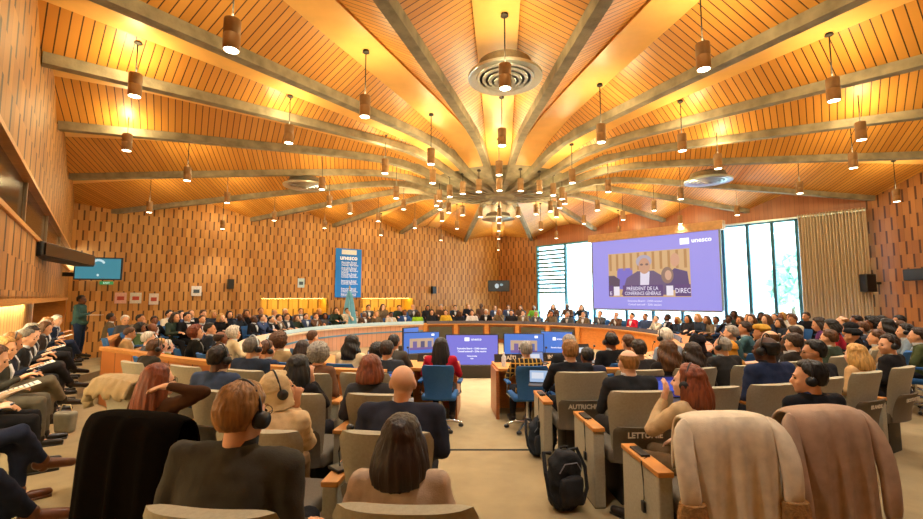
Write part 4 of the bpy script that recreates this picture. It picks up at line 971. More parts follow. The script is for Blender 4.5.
    mb.add(V, [(0, 6, 7), (6, 1, 2, 7), (0, 3, 4, 1, 6), (0, 7, 2, 5, 3), (1, 4, 5, 2), (3, 5, 4)])
    shirt = mb.mesh('shirt', False)
    return dict(body=body, top=top, legs=leg, shoes=shoes, shirt=shirt, HM=HM)
# ---- hair
def sstep(a, b, x): t = max(0, min(1, (x-a)/(b-a))); return t*t*(3-2*t)
def hair(style, seed=0):
    n, m = 72, 48; vs = []; rnd = random.Random(seed); ph = rnd.uniform(0, 9)
    for i in range(m+1):
        el = PI/2-PI*i/m
        for j in range(n):
            az = 2*PI*j/n-PI   # 0 = front (+y)
            d = Vector((math.sin(az)*math.cos(el), math.cos(az)*math.cos(el), math.sin(el)))
            A = abs(math.degrees(az)); Ed = math.degrees(el)
            zf = 1+(.38*sstep(78, 112, A) if Ed < 0 and style in ('short', 'thick', 'crew', 'receding', 'rim', 'bun') else 0)
            base = Vector((d.x*.0785, -.016+d.y*.099, .032+d.z*.088*zf))
            # hairline elevation
            line = 40-35*sstep(38, 68, A)
            line = line-12*sstep(68, 82, A) if A < 92 else -7-33*sstep(90, 118, A)
            th = .012; lo = .72; dz = 0
            if style == 'short': th = .012+.007*sstep(10, 70, Ed)
            elif style == 'thick': th = .016+.009*sstep(10, 60, Ed)
            elif style == 'crew': th = .007
            elif style == 'receding': line = max(line, 62*sstep(75, 45, A)) if A < 90 else line; th = .011
            elif style == 'rim': line = line; th = .010 if Ed < 28 and A > 72 else -.012
            elif style == 'bald': th = -.015
            elif style in ('bob', 'long', 'longer', 'wavy', 'mid'):
                th = .020+.006*sstep(0, 60, Ed); line = 44-30*sstep(35, 62, A)
                if A > 62: line = -200
            elif style == 'bun': th = .010
            elif style == 'afro': th = .055; line = line+4 if A < 90 else -60
            elif style == 'curly': th = .040; line = line if A < 70 else -62
            elif style == 'scarf':
                th = .020; line = 38-100*sstep(38, 64, A)
            elif style == 'turban': th = .022+.035*sstep(5, 25, Ed)*sstep(85, 55, Ed); line = 22 if A < 90 else 0
            k = sstep(line-3, line+5, Ed) if line > -190 else 1
            nz = noise.noise(d*3.2+Vector((ph, 0, 0)))*.006+noise.noise(d*9+Vector((0, ph, 0)))*.003
            if style in ('afro', 'curly'): nz = noise.noise(d*8+Vector((ph, 0, 0)))*.014+noise.noise(d*20)*.008
            if style in ('short', 'thick'): nz += .0025*math.sin(az*23+el*5+ph)*sstep(-20, 30, Ed)
            if style in ('bald', 'rim') and th < 0: r = th; nz = 0
            else: r = (th*(.55+.45*sstep(line-2, line+24, Ed) if line > -190 and style not in ('scarf', 'afro', 'curly') else 1)+nz)
            p = base+d*r
            pin = Vector((base.x*lo, (base.y+.016)*lo-.016, (base.z-.032)*lo+.032))
            if line <= -190 and Ed < 5:   # curtain of long hair
                L = {'bob': .15, 'long': .30, 'longer': .40, 'wavy': .26, 'mid': .215}[style]; t = min(1, (5-Ed)/80)
                wd = 1.06+(.30 if style != 'bob' else .16)*math.sin(min(1, t*1.15)*PI*.75); close = 1-sstep(.88, 1.0, t)*.75
                hx = math.sin(az)*.098*wd*close; hy = -.016+math.cos(az)*.115*wd*close
                if hy > .03: hy = .03-.02*t
                st = .005*math.sin(az*19+ph+t*3)+.003*math.sin(az*37+t*6)
                if style == 'wavy': st += .010*math.sin(t*11+az*3+ph)
                p = Vector((hx*(1+st*8), hy*(1+st*5)-.02*t, .032-t*L))
                k = 1
            if style == 'scarf' and Ed < 0 and k > 0:
                t = min(1, -Ed/90); wd = 1+.75*t*t; p = Vector((math.sin(az)*.098*wd, -.0+math.cos(az)*.112*wd*(1 if A > 70 else .9), .032-.22*t+.004*math.sin(az*7+t*9)))
            q = pin.lerp(p, k)
            vs.append(q)
    fs = []
    for i in range(m):
        for j in range(n):
            kk = (j+1) % n; fs.append((i*n+j, (i+1)*n+j, (i+1)*n+kk, i*n+kk))
    mb = MB(); mb.add(vs, fs)
    if style == 'bun': mb.ell((0, -.125, .06), (.036, .032, .036))
    return mb.mesh('hair')
HAIRS = {s: hair(s, i) for i, s in enumerate(('short', 'thick', 'crew', 'receding', 'rim', 'bald', 'bob', 'long', 'longer', 'wavy', 'bun', 'afro', 'curly', 'scarf', 'turban', 'mid'))}
def headset_mesh():
    pts = []
    for k in range(17):
        a = PI*k/16; pts.append((.101*math.cos(a), -.012, .005+.142*math.sin(a)))
    return MB().tube(pts, .0065, 8).mesh('headset'), [MB().cap((sx*.083, -.006, -.008), (sx*.118, -.006, -.008), .037, .033, 18, False).mesh('ear_cup') for sx in (-1, 1)]
HSET = headset_mesh()
EYE = MB().ell((0, 0, 0), (.0135, .008, .0075), 12, 8).mesh('eye'); BROW = MB().tube([(-.017, 0, 0), (0, .004, .004), (.017, -.003, 0)], .003, 6).mesh('eyebrow')
GL = MB(); 
for sx in (-1, 1): GL.tube([(sx*.033+.023*math.cos(a), .101, .002+.018*math.sin(a)) for a in [2*PI*k/16 for k in range(17)]], .002, 6); GL.tube([(sx*.056, .1, .004), (sx*.078, .06, .006), (sx*.083, 0, .0)], .002, 6)
GL.tube([(-.01, .102, .004), (.01, .102, .004)], .002, 6); GLM = GL.mesh('glasses')
FIGS = {}
def get_fig(**kw):
    key = tuple(sorted(kw.items()))
    if key not in FIGS: FIGS[key] = figure(**kw)
    return FIGS[key]
SK = dict(w='#d9a27c', p='#e3b394', t='#b9815a', b='#7a4a30', d='#4e2f20')
HC = dict(black='#14110f', dark='#2b1d14', brown='#4f3119', light='#8a5f30', auburn='#6e3418', grey='#8b857a', white='#cfc8b8', blond='#b98d4c', salt='#5e584e')
def person(loc, rz, fig, skin='w', hs='short', hc='dark', top='#22242b', legs='#1b1c22', shoe='#1a1310', shirt='#d8dbe0', headset=False, glasses=False, label='', s=1.0, face=True, group=None, cat='person', topname='jacket', legname='trousers', tie=None):
    F_ = fig; o = link('person', F_['body'], skinm(SK[skin]), None, loc, rz); o.scale = (s, s, s); tag(o, label, cat, group)
    link(topname, F_['top'], cloth(top), o)
    if shirt: link('shirt', F_['shirt'], cloth(shirt), o)
    link(legname, F_['legs'], cloth(legs), o)
    for me in F_['shoes']: link('shoe', me, mat(shoe, .35), o)
    HM = F_['HM']
    if hs != 'bald': link('hair' if hs not in ('scarf', 'turban') else 'headscarf', HAIRS[hs], hairm(HC[hc]) if hs not in ('scarf', 'turban') else cloth(hc if hc.startswith('#') else HC[hc]), o, M=HM)
    if headset:
        h = link('headset', HSET[0], M_black if headset is True else mat(headset, .4), o, M=HM)
        for c in HSET[1]: link('ear_cup', c, M_black, h)
    if face:
        for sx in (-1, 1):
            link('eye', EYE, mat('#2a211c', .2), o, M=HM @ Matrix.Translation((sx*.031, .083, .003))); link('eyebrow', BROW, hairm(HC.get(hc, '#2b1d14') if hs not in ('scarf', 'turban') else '#2b1d14'), o, M=HM @ Matrix.Translation((sx*.031, .090, .024)))
    if glasses: link('glasses', GLM, M_black, o, M=HM)
    return o
def on_seat(k, px, py, fig, dx=None, dy=0, **kw):
    """sit somebody on seat k, shifted sideways so the crown is near pixel px, scaled so its height is near py"""
    s = S[k]; rz = kw.pop('rz', s.rotation_euler.z); turn = kw.pop('turn', 0); rz = rz+turn
    H = fig['HM'] @ Vector((0, -.01, .125)); c, n = math.cos(rz), math.sin(rz)
    base = s.location.copy(); f = Vector((-math.sin(s.rotation_euler.z), math.cos(s.rotation_euler.z), 0)); base += f*(.03+dy)
    sc_ = 1.0
    for _ in range(3):
        hp = Vector((base.x+(H.x*c-H.y*n)*sc_, base.y+(H.x*n+H.y*c)*sc_, H.z*sc_))
        if dx is None:
            tgt = atY(px, hp.y, hp.z); lim = .22; off = max(-lim, min(lim, tgt.x-hp.x)); r = Vector((math.cos(s.rotation_euler.z), math.sin(s.rotation_euler.z), 0)); base = base+r*(off/max(.3, r.x))*.9
        hp = Vector((base.x+(H.x*c-H.y*n)*sc_, base.y+(H.x*n+H.y*c)*sc_, H.z*sc_))
        b = (259.5-py)/F; zt = CZ+hp.y*(SP+b*CP)/(CP-b*SP); sc_ = max(.93, min(1.07, zt/H.z))
    return person(Vector((base.x, base.y, 0)), rz, fig, s=sc_, **kw)
def at_head(px, py, fig, floor=LOW, target=RC, s=1.0, turn=0, Y=None, **kw):
    """place somebody whose crown shows at px,py"""
    H = fig['HM'] @ Vector((0, -.01, .125))
    if Y is None: hp = hit(px, py, floor+H.z*s)
    else: hp = atY(px, Y, floor+H.z*s)
    rz = face_rz(hp, target)+turn; c, n = math.cos(rz), math.sin(rz)
    loc = Vector((hp.x-(H.x*c-H.y*n)*s, hp.y-(H.x*n+H.y*c)*s, floor))
    return person(loc, rz, fig, s=s, **kw)
G = get_fig
HV = .0085
# ---- near heroes, aisle side
on_seat('n1', 402, 417, G(armL='lap', armR='lap', lean=.1, hyaw=-.12, w=.98, vox=HV, jr=1.1), skin='w', hs='mid', hc='dark', top='#bfa58c', legs='#26262c', topname='sweater', shirt=None, label='woman with long dark brown hair in a dusty pink sweater, seated nearest')
on_seat('n0', 243, 385, G(armL='side', armR='side', lean=.02, hyaw=-.22, w=1.24, vox=HV, stout=1.25, jr=1.06, roll=.04), skin='w', hs='thick', hc='light', top='#3a3730', shirt='#2a2c33', headset=True, glasses=True, label='man with tousled light brown hair in a grey jacket and headset')
on_seat('c2', 403, 364, G(armL='lap', armR='lap', lean=.12, hyaw=.05, w=1.2, vox=HV, stout=1.15, jr=1.05), skin='w', hs='bald', hc='grey', top='#2a2d3a', shirt='#c9d2e0', label='bald man in a navy suit seated by the aisle')
on_seat('c1', 274, 373, G(armL='chin', armR='chin', lean=.25, roll=.22, hyaw=-.75, hpitch=-.25, hroll=.1, w=1.05, vox=HV, jr=1.35, stout=1.3, fold=.012), dy=.05, skin='t', hs='scarf', hc='#cdb285', top='#c9ab80', legs='#6f5638', shirt=None, topname='robe', headset=True, label='person in a cream patterned headscarf and robe leaning over, wearing headset')
on_seat('c0', 158, 365, G(armL='lap', armR='behind', lean=.03, hyaw=-.45, w=.9, vox=HV), dy=.18, skin='w', hs='longer', hc='auburn', top='#3d2412', shirt=None, glasses=True, topname='blouse', label='woman with long chestnut hair and brown blouse, arm raised behind her head')
on_seat('d1', 219, 345, G(armL='lap', armR='lap', lean=.05, hyaw=-.1, w=1.08, vox=HV), skin='d', hs='crew', hc='black', top='#33405a', shirt='#c9a98a', headset=True, label='man with cropped black hair, slate blue suit and headset beside the barrier')
on_seat('d2', 299, 356, G(armL='lap', armR='chin', lean=.12, hyaw=-.3, w=.88, vox=HV), skin='w', hs='mid', hc='black', top='#1d1a1c', shirt=None, label='woman with straight black hair, hand at her cheek, in black')
on_seat('d3', 371, 356, G(armL='lap', armR='lap', lean=.05, w=.88, vox=.011), skin='w', hs='bob', hc='auburn', top='#3a3a3e', shirt=None, label='woman with auburn bobbed hair in front of the bald man')
on_seat('e0', 154, 355, G(armL='lap', armR='lap', lean=.25, hyaw=.0, hpitch=.2, w=1.05, vox=.011), skin='b', hs='crew', hc='brown', top='#2a2620', shirt=None, headset=True, label='person with shaved brown head bowed low, headset band, behind the barrier')
on_seat('e2', 253, 337, G(armL='lap', armR='lap', lean=.05, hyaw=-.2, w=1.1, vox=.011), skin='w', hs='receding', hc='salt', top='#232c3c', shirt='#bfc8d4', headset='#b9c4c8', label='grey-haired man in navy suit with silver headset by the barrier')
on_seat('e3', 319, 344, G(armL='lap', armR='lap', lean=.08, w=.9, vox=.011), skin='w', hs='curly', hc='grey', top='#6b4a34', shirt=None, label='woman with curly grey hair and floral scarf')
# ---- right block heroes
on_seat('q0', 628, 349, G(armL='phone', armR='phone', lean=.06, hyaw=.12, w=1.05, vox=HV), dy=.02, skin='p', hs='rim', hc='light', top='#26282c', legs='#2e2a28', shirt='#c9ccd4', glasses=True, label='balding man in black suit holding a phone on the LETTONIE chair')
on_seat('r0', 570, 341, G(armL='desk', armR='lap', lean=.12, w=1.05, vox=HV), skin='w', hs='thick', hc='light', top='#1d2026', shirt='#c9ccd4', label='man with reddish brown hair in dark suit on the AUTRICHE chair')
on_seat('p0', 690, 366, G(armL='chin', armR='lap', lean=.14, hyaw=.25, hpitch=-.1, w=.92, vox=.0068, jr=1.1, legs='sit'), turn=.55, dy=.12, skin='p', hs='mid', hc='auburn', top='#bda27a', legs='#6a543a', shirt=None, headset=True, label='woman with auburn hair and beige blazer resting chin on her hand')
on_seat('p1', 809, 362, G(armL='lap', armR='lap', lean=.04, hyaw=.95, w=1.05, vox=HV), dy=.08, skin='w', hs='thick', hc='black', top='#16181d', shirt='#30457a', headset=True, label='man with black hair in profile wearing black headset and black suit')
on_seat('q2', 766, 336, G(armL='lap', armR='lap', lean=.03, hyaw=.35, w=1.08, vox=HV), dy=.0, skin='d', hs='rim', hc='black', top='#222c48', shirt='#2a2c38', headset=True, label='man with thinning black hair in royal navy suit and headset')
on_seat('q3', 815, 341, G(armL='lap', armR='lap', lean=.1, hyaw=.9, w=1.0, vox=.011), dy=.05, skin='t', hs='thick', hc='black', top='#202126', glasses=True, label='black haired man in glasses looking sideways behind the profile man')
on_seat('q4', 858, 345, G(armL='lap', armR='lap', lean=.05, w=.86, vox=.011), skin='p', hs='mid', hc='blond', top='#c9a270', shirt=None, label='woman with long blonde hair on the ISLANDE chair')
on_seat('q5', 903, 335, G(armL='lap', armR='lap', lean=.04, hyaw=.95, w=1.08, vox=.011), skin='w', hs='short', hc='dark', top='#1e1d20', headset=True, label='man in black suit and headset in profile near the timber wall')
on_seat('r1', 669, 341, G(armL='lap', armR='lap', lean=.05, w=.9, vox=.011), skin='w', hs='wavy', hc='brown', top='#201c1c', shirt=None, label='woman with curly brown hair before the beige blazer woman')
on_seat('r2', 692, 353, G(armL='lap', armR='lap', lean=.14, w=.9, vox=.011), skin='t', hs='wavy', hc='dark', top='#2b2320', shirt=None, headset=True, label='woman with dark wavy hair and headset bowed forward')
on_seat('r3', 722, 337, G(armL='lap', armR='lap', lean=.02, hyaw=.3, w=1.1, vox=.011), dy=.2, skin='w', hs='receding', hc='grey', top='#2b2a2a', headset=True, label='broad man with grey hair in charcoal suit and headset')
on_seat('r4', 797, 334, G(armL='lap', armR='lap', lean=.1, w=1, vox=.011), skin='w', hs='thick', hc='dark', top='#26221f', label='dark haired person leaning forward in the third row')
on_seat('r6', 862, 331, G(armL='lap', armR='lap', lean=.05, w=.95, vox=.011), skin='t', hs='turban', hc='#1d1f22', top='#b59a78', shirt=None, label='person in a black turban and beige wrap')
on_seat('r5', 840, 330, G(armL='lap', armR='lap', lean=.05, w=.95, vox=.011), skin='w', hs='short', hc='brown', top='#3a4638', label='person with brown hair in olive jacket before the blonde woman')
# ---- generic poses shared by the mid and far crowd
GP = [G(armL='lap', armR='lap', w=1.05), G(armL='desk', armR='desk', lean=.1, w=1.0), G(armL='chin', armR='desk', lean=.12, w=.92), G(armL='desk', armR='chin', lean=.05, hyaw=.25, w=1.05), G(armL='desk', armR='lap', hyaw=-.3, w=.9), G(armL='phone', armR='phone', lean=.1, hpitch=.25, w=1.0)]
# people beyond the barriers (px, crown py, skin, hair, colour, top, headset, pose, label)
def fh(f): return (f['HM'] @ Vector((0, -.01, .125))).z
near_low = [
 (441, 338.5, 't', 'longer', 'black', '#b01c2c', 0, 1, 'woman with long black hair in a bright red jacket', 6.45),
 (526, 342, 'w', 'thick', 'grey', '#5a4a2c', 0, 1, 'person with short grey hair in black and gold plaid jacket', 6.4),
 (352, 335.5, 'd', 'wavy', 'black', '#d9c39a', 0, 1, 'woman with long black curls in a cream top', 6.6),
 (387, 341, 'w', 'short', 'dark', '#33363c', 0, 0, 'man with receding dark hair in charcoal near TURKMENISTAN plate', 5.9),
 (394, 335, 't', 'short', 'black', '#4a4740', 0, 1, 'man in grey plaid shirt just past the charcoal man', 7.0),
 (313, 331, 'w', 'thick', 'brown', '#2e2c30', 0, 1, 'man with neat brown hair facing the rose table', 8.3),
 (303, 341, 'w', 'bob', 'dark', '#2b2326', 0, 1, 'woman with dark bobbed hair beside open laptop', 6.7),
 (279, 333, 'w', 'curly', 'brown', '#9a8158', 0, 0, 'person with bushy brown hair in tan jacket behind barrier', 6.6),
 (267, 341, 'w', 'short', 'brown', '#27304a', 1, 4, 'man with glasses and headset turned sideways behind barrier', 6.1),
 (378, 344, 'w', 'curly', 'black', '#3a2c26', 0, 1, 'dark curly haired person beside the cream top woman', 6.2),
 (234, 327, 'w', 'curly', 'white', '#d8c295', 0, 1, 'woman with white hair in a cream jacket', 8.6),
 (221, 331, 'b', 'rim', 'dark', '#26252a', 0, 0, 'balding man in a dark suit seen from behind', 7.6),
 (196, 326, 'w', 'curly', 'auburn', '#15140f', 0, 4, 'woman with auburn curls in black on a blue chair', 8.3),
 (210, 323, 'w', 'short', 'black', '#20242c', 0, 4, 'dark haired man in dark suit beside auburn curls', 9.2),
 (149, 332, 'p', 'short', 'white', '#4a505c', 0, 0, 'white haired man in grey suit inside the curved barrier', 7.9),
 (161, 338, 'p', 'crew', 'blond', '#b8434a', 1, 0, 'person with cropped pale hair in pink red top', 7.2),
 (168, 340, 'p', 'short', 'white', '#6e6a30', 1, 0, 'white haired person with headset beside the pink red top', 7.6),
 (133, 338, 't', 'short', 'brown', '#a98457', 0, 5, 'stooping person in tan jacket at barrier end', 8.4),
 (141, 326, 'b', 'curly', 'black', '#4a5a34', 0, 0, 'person with dark curls inside the upper barrier', 9.6),
 (153, 324, 'b', 'bald', 'dark', '#3d2a1e', 0, 0, 'bald brown-skinned person inside the upper barrier', 9.8),
 (611, 332.5, 'b', 'crew', 'black', '#191a1d', 1, 0, 'man in black suit with headset past the AUTRICHE chair', 6.6),
 (569, 335, 'w', 'short', 'grey', '#24262a', 0, 0, 'grey haired man behind the red-brown haired man', 6.3),
 (587, 347, 'b', 'crew', 'black', '#2a2f44', 0, 0, 'close-cropped brown head low between two dark suits', 5.7),
 (628, 335, 'w', 'short', 'brown', '#2b2b30', 0, 0, 'brown haired man between two dark-suited men', 6.8),
 (638, 340, 'w', 'short', 'dark', '#2e2b2b', 0, 0, 'dark haired man bent over past the balding man', 5.75),
 (664, 328, 'p', 'short', 'white', '#8a93a0', 1, 5, 'white haired man with headset in pale grey', 6.8),
 (697, 335, 't', 'scarf', '#15141a', '#191820', 0, 1, 'woman in a black headscarf at the near desk', 6.5),
 (728, 341, 'w', 'scarf', '#c98a2c', '#b0782c', 0, 1, 'person in a mustard orange scarf', 5.9),
 (731, 326, 'w', 'short', 'grey', '#2d4a4c', 0, 3, 'grey haired person in teal jacket', 7.7),
 (745, 322, 't', 'short', 'dark', '#3d5f68', 0, 3, 'dark haired person in blue green top', 8.4),
 (761, 326, 't', 'turban', '#b98d34', '#5f4a34', 0, 1, 'person wearing a mustard yellow headwrap', 8.0),
 (770, 330, 'w', 'rim', 'brown', '#33302e', 0, 0, 'balding brown haired man beyond the navy headset man', 6.6),
 (789, 335, 'd', 'crew', 'black', '#2a2622', 1, 0, 'man with cropped hair and headset in brown suit', 6.3),
 (794, 327, 'w', 'thick', 'dark', '#3a3430', 0, 1, 'person with dark full hair in row beyond', 7.7),
 (848, 323, 't', 'scarf', '#17171b', '#1e1e24', 0, 5, 'woman in black headscarf reading papers', 7.4),
 (829, 320, 'w', 'bob', 'black', '#b02434', 0, 5, 'woman in a bright red top reading', 8.0),
 (817, 318, 'w', 'bob', 'dark', '#5c2d62', 0, 5, 'woman in a purple top beside the red one', 8.6),
 (842, 316, 'p', 'rim', 'light', '#45506a', 0, 1, 'balding man in grey blue suit by the curtain', 9.0),
 (856, 315.5, 'b', 'short', 'black', '#5a2f3a', 0, 1, 'dark haired person in plum top by the curtain', 9.4),
 (861, 322, 'w', 'short', 'brown', '#30343e', 0, 1, 'brown haired person between headscarf and plum top', 8.0),
 (871, 318, 'b', 'afro', 'black', '#34302c', 0, 1, 'person with rounded black hair near the timber wall', 8.7),
 (886, 319, 'w', 'wavy', 'black', '#6e8791', 0, 4, 'woman with wavy black hair in pale blue grey', 7.9),
 (881, 316, 'b', 'short', 'black', '#30343a', 0, 1, 'person with short black hair behind the wavy haired woman', 9.3),
 (899, 315.5, 't', 'short', 'black', '#2a3038', 0, 1, 'man with short black hair at wall side', 9.2),
 (898, 320, 'p', 'receding', 'brown', '#39414b', 0, 1, 'man with receding hair close to the timber wall', 7.9),
 (905, 324, 'w', 'short', 'black', '#7a8a96', 1, 1, 'man in glasses and pale shirt near the timber wall', 7.2),
 (917, 328, 'w', 'short', 'dark', '#424a2c', 0, 1, 'person in olive green at the end of row', 6.6),
 (876, 330, 'w', 'short', 'brown', '#ae9470', 0, 0, 'brown haired person in beige beside the black turban', 6.5),
]
for (px, py, sk, hs, hc, tp, hd, gp, lab, Y) in near_low:
    up = Y > 8.3 and px < 160 or px > 800
    fl = 0 if up else LOW
    o = at_head(px, py, GP[gp], floor=fl, s=1.0, Y=Y, skin=sk, hs=hs, hc=hc, top=tp, headset=bool(hd), label=lab, shirt=None if hs in ('long', 'longer', 'wavy', 'scarf', 'bob', 'turban') else '#cfd3da')
    b = (259.5-py)/F; zt = CZ+Y*(SP+b*CP)/(CP-b*SP); H = fh(GP[gp])
    k = (zt-fl)/H; k = max(.9, min(1.12, k)); o.scale = (k, k, k)
    if not (up and px > 800) or True:
        bl = 'blue swivel chair of the '+' '.join(lab.split()[:10])
        blue(o.location.copy(), o.rotation_euler.z, bl)
for o in list(bpy.data.objects):
    if o.get('label', '').startswith('person with short grey hair in black and gold'):
        M_pl = NG('plaid'); t = M_pl.N.new('ShaderNodeTexCoord'); xx = M_pl.N.new('ShaderNodeSeparateXYZ'); M_pl.link(t.outputs['Object'], xx.inputs[0])
        a_ = M_pl.math('LESS_THAN', M_pl.math('FRACT', M_pl.math('MULTIPLY', xx.outputs[0], 16)), .25); b_ = M_pl.math('LESS_THAN', M_pl.math('FRACT', M_pl.math('MULTIPLY', xx.outputs[2], 14)), .2)
        M_pl.link(M_pl.mix(M_pl.math('MAXIMUM', a_, b_), srgb('#1c1712'), srgb('#c79a3a')), M_pl.b.inputs['Base Color']); M_pl.b.inputs['Roughness'].default_value = .9
        for c in children(o):
            if c.name.startswith('jacket'): c.material_slots[0].material = M_pl.m
# ---- delegates round the far tables
rnd = random.Random(21)
TOPS = [('#1f2430', 'navy suit'), ('#24242a', 'black suit'), ('#4a4d55', 'grey suit'), ('#15151a', 'black jacket'), ('#3a4a6e', 'blue suit'), ('#cfc3ae', 'cream jacket'), ('#5c4436', 'brown jacket'), ('#27303f', 'dark blue jacket'), ('#6f5f4c', 'taupe jacket'), ('#2d3b34', 'dark green jacket')]
ACC = {418: ('#8fc22c', 'lime green jacket'), 386: ('#d8a91c', 'yellow scarf top'), 533.5: ('#6fae3a', 'green top'), 631: ('#c02238', 'red jacket'), 446: ('#d9b13a', 'yellow top'), 472: ('#d8d8dc', 'white jacket'), 405: ('#2e4f8f', 'bright blue suit'), 535: ('#3f7fae', 'sky blue shirt')}
HS = [('short', 'black', 'short black hair'), ('short', 'dark', 'dark hair'), ('short', 'grey', 'short grey hair'), ('rim', 'grey', 'balding grey hair'), ('bob', 'black', 'black bobbed hair'), ('wavy', 'dark', 'wavy dark hair'), ('short', 'white', 'white hair'), ('bob', 'blond', 'blonde bobbed hair'), ('crew', 'black', 'cropped hair'), ('receding', 'brown', 'receding brown hair'), ('long', 'brown', 'long brown hair'), ('thick', 'brown', 'thick brown hair')]
ORD = ['first', 'second', 'third', 'fourth', 'fifth', 'sixth', 'seventh', 'eighth', 'ninth', 'tenth', 'eleventh', 'twelfth', 'thirteenth', 'fourteenth', 'fifteenth', 'sixteenth', 'seventeenth', 'eighteenth', 'nineteenth', 'twentieth', 'twenty-first', 'twenty-second', 'twenty-third', 'twenty-fourth', 'twenty-fifth', 'twenty-sixth', 'twenty-seventh', 'twenty-eighth', 'twenty-ninth', 'thirtieth']
def ray_ring(px, r, side=1):
    k = (px-461.5)/F*1.0; a = 1+k*k; b = -2*(k*RC.x+RC.y); c = RC.x**2+RC.y**2-r*r; D = b*b-4*a*c
    if D < 0: y = -b/2/a
    else: y = (-b+side*math.sqrt(D))/2/a
    return Vector((k*y, y, 0))
def crowd(pxs, r, where, floor, group, Yf=None, hfix=None, chairs=True, target=None, s0=1.0, zlist=None):
    for i, px in enumerate(pxs):
        p = ray_ring(px, r) if Yf is None else Yf(px)
        for _ in range(40):
            if (p-LC).dot(def_n) > (.5 if group in 'abe' else 1.0) and (p-FC).dot(Vector((dw.y, -dw.x, 0))) > .9: break
            p = p*.99
        hs, hc, hl = HS[rnd.randrange(len(HS))]; tp, tl = ACC.get(px, TOPS[rnd.randrange(len(TOPS))]); sk = rnd.choice('wwwpttbd')
        fem = hs in ('bob', 'wavy', 'long'); f = GP[rnd.choice((1, 1, 2, 3, 4, 0))]; s = s0*rnd.uniform(.95, 1.04)
        rz = face_rz(p, target or RC)+rnd.uniform(-.15, .15)
        lab = '%s with %s in %s, %s %s' % ('woman' if fem else 'person', hl, tl.replace('dark blue', 'blue').replace('dark green', 'green').replace('bright blue', 'blue').replace('lime green', 'lime'), ORD[i], where)
        person(Vector((p.x, p.y, floor)), rz, f, skin=sk, hs=hs, hc=hc, top=tp, shirt=None if fem or rnd.random() < .3 else '#d5d9e2', label=lab, s=s, group=None)
        if chairs:
            blue(Vector((p.x, p.y, floor)), rz, 'blue swivel chair, %s %s' % (ORD[i], where), 'blue swivel chairs at the ring')
# far side, first row
crowd([365, 377, 391, 405, 418, 432, 446, 459, 472, 486, 499, 511, 523, 536], 6.55, 'in first row from the flag', LOW+.04, 'a')
crowd([368.5, 383, 399, 413, 428, 441, 455, 468, 481, 495, 508, 520, 533.5], 8.3, 'in second row from the flag', .10, 'b')
crowd([551, 567, 583, 600, 616, 631, 644, 656, 666, 676], 6.6, 'along screen from louvred window', LOW+.05, 'c')
crowd([553, 567.5, 581], 8.2, 'in rear row by louvred window', .16, 'd')
crowd([255.5, 263, 271, 279, 287, 297, 307, 316, 326, 335.5, 346, 356], 6.7, 'behind rose table from its near end', LOW+.04, 'e')
def wallrow(off, fl=0):
    def f(px, off=off):
      for _ in range(12):
        t = on_far(px); p = fp(t)-Vector((-d.y, d.x, 0))*off; 
        k = (px-461.5)/F; A = LC-Vector((-d.y, d.x, 0))*off; t = (k*A.y-A.x)/(d.x-k*d.y); q = A+d*t
        if (q-RC).length > 7.3: break
        off -= .15
      return q
    return f
crowd([170, 182, 193, 204, 214.5, 231, 247, 262, 275.5, 286, 301.5, 320, 336, 347.5], 0, 'in wall row from the corner', .06, 'f', Yf=wallrow(2.2), target=Vector((1, 9, 0)))
crowd([128, 142, 157, 176, 188, 203, 222, 240], 0, 'in inner row from corner podium', .0, 'g', Yf=wallrow(3.9), target=Vector((1, 8, 0)))
def winrow(off):
    def f(px):
        k = (px-461.5)/F; A = FC+Vector((dw.y, -dw.x, 0))*off; t = (k*A.y-A.x)/(dw.x-k*dw.y); return A+dw*t
    return f
crowd([733, 746, 760, 773, 780, 789, 805], 0, 'before tall windows near curtain', .0, 'h', Yf=winrow(1.7), target=Vector((0, 9, 0)))
crowd([686, 697, 706, 715, 727, 739, 750, 764, 778, 792], 0, 'in inner row from screen edge', -.05, 'i', Yf=winrow(3.4), target=Vector((0, 10, 0)))
# podium desk with man in brown suit and standing man
p = atY(106, 12.1, 0); person(Vector((p.x, p.y, -.0)), -.9, GP[1], skin='b', hs='short', hc='black', top='#5a4c38', shirt='#c9ccd4', label='man in brown suit at the podium desk beneath the corner screen')
e = empty('podium_desk', (p.x+.62, p.y-.35, 0), -.9+0); tag(e, 'small orange timber podium desk before man in brown suit', 'desk')
part('desk_body', MB().box(0, 0, .34, .9, .5, .68), M_wood, e, smooth=False); part('desk_top', MB().box(0, 0, .7, .98, .56, .04), M_wood, e, smooth=False)
stf = G(armL='down', armR='phone', legs='stand', w=1.05, hyaw=-.2); p = atY(77, 11.9, 0)
person(Vector((p.x, p.y, -.02)), -1.25, stf, skin='d', hs='crew', hc='black', top='#2f4a48', legs='#1d2c4c', shirt=None, s=1.06, label='standing man in teal vest and dark blue trousers holding papers', topname='sweater')
e = empty('paper_sheet', (p.x+.42, p.y-.02, 1.2), .2); tag(e, 'white paper sheet held by the standing man', 'paper'); part('sheet', MB().box(0, 0, 0, .3, .21, .004), mat('#e8e4da', .8), e, smooth=False); part('clip', MB().box(-.1, 0, .004, .03, .08, .006), M_chrome, e, smooth=False)
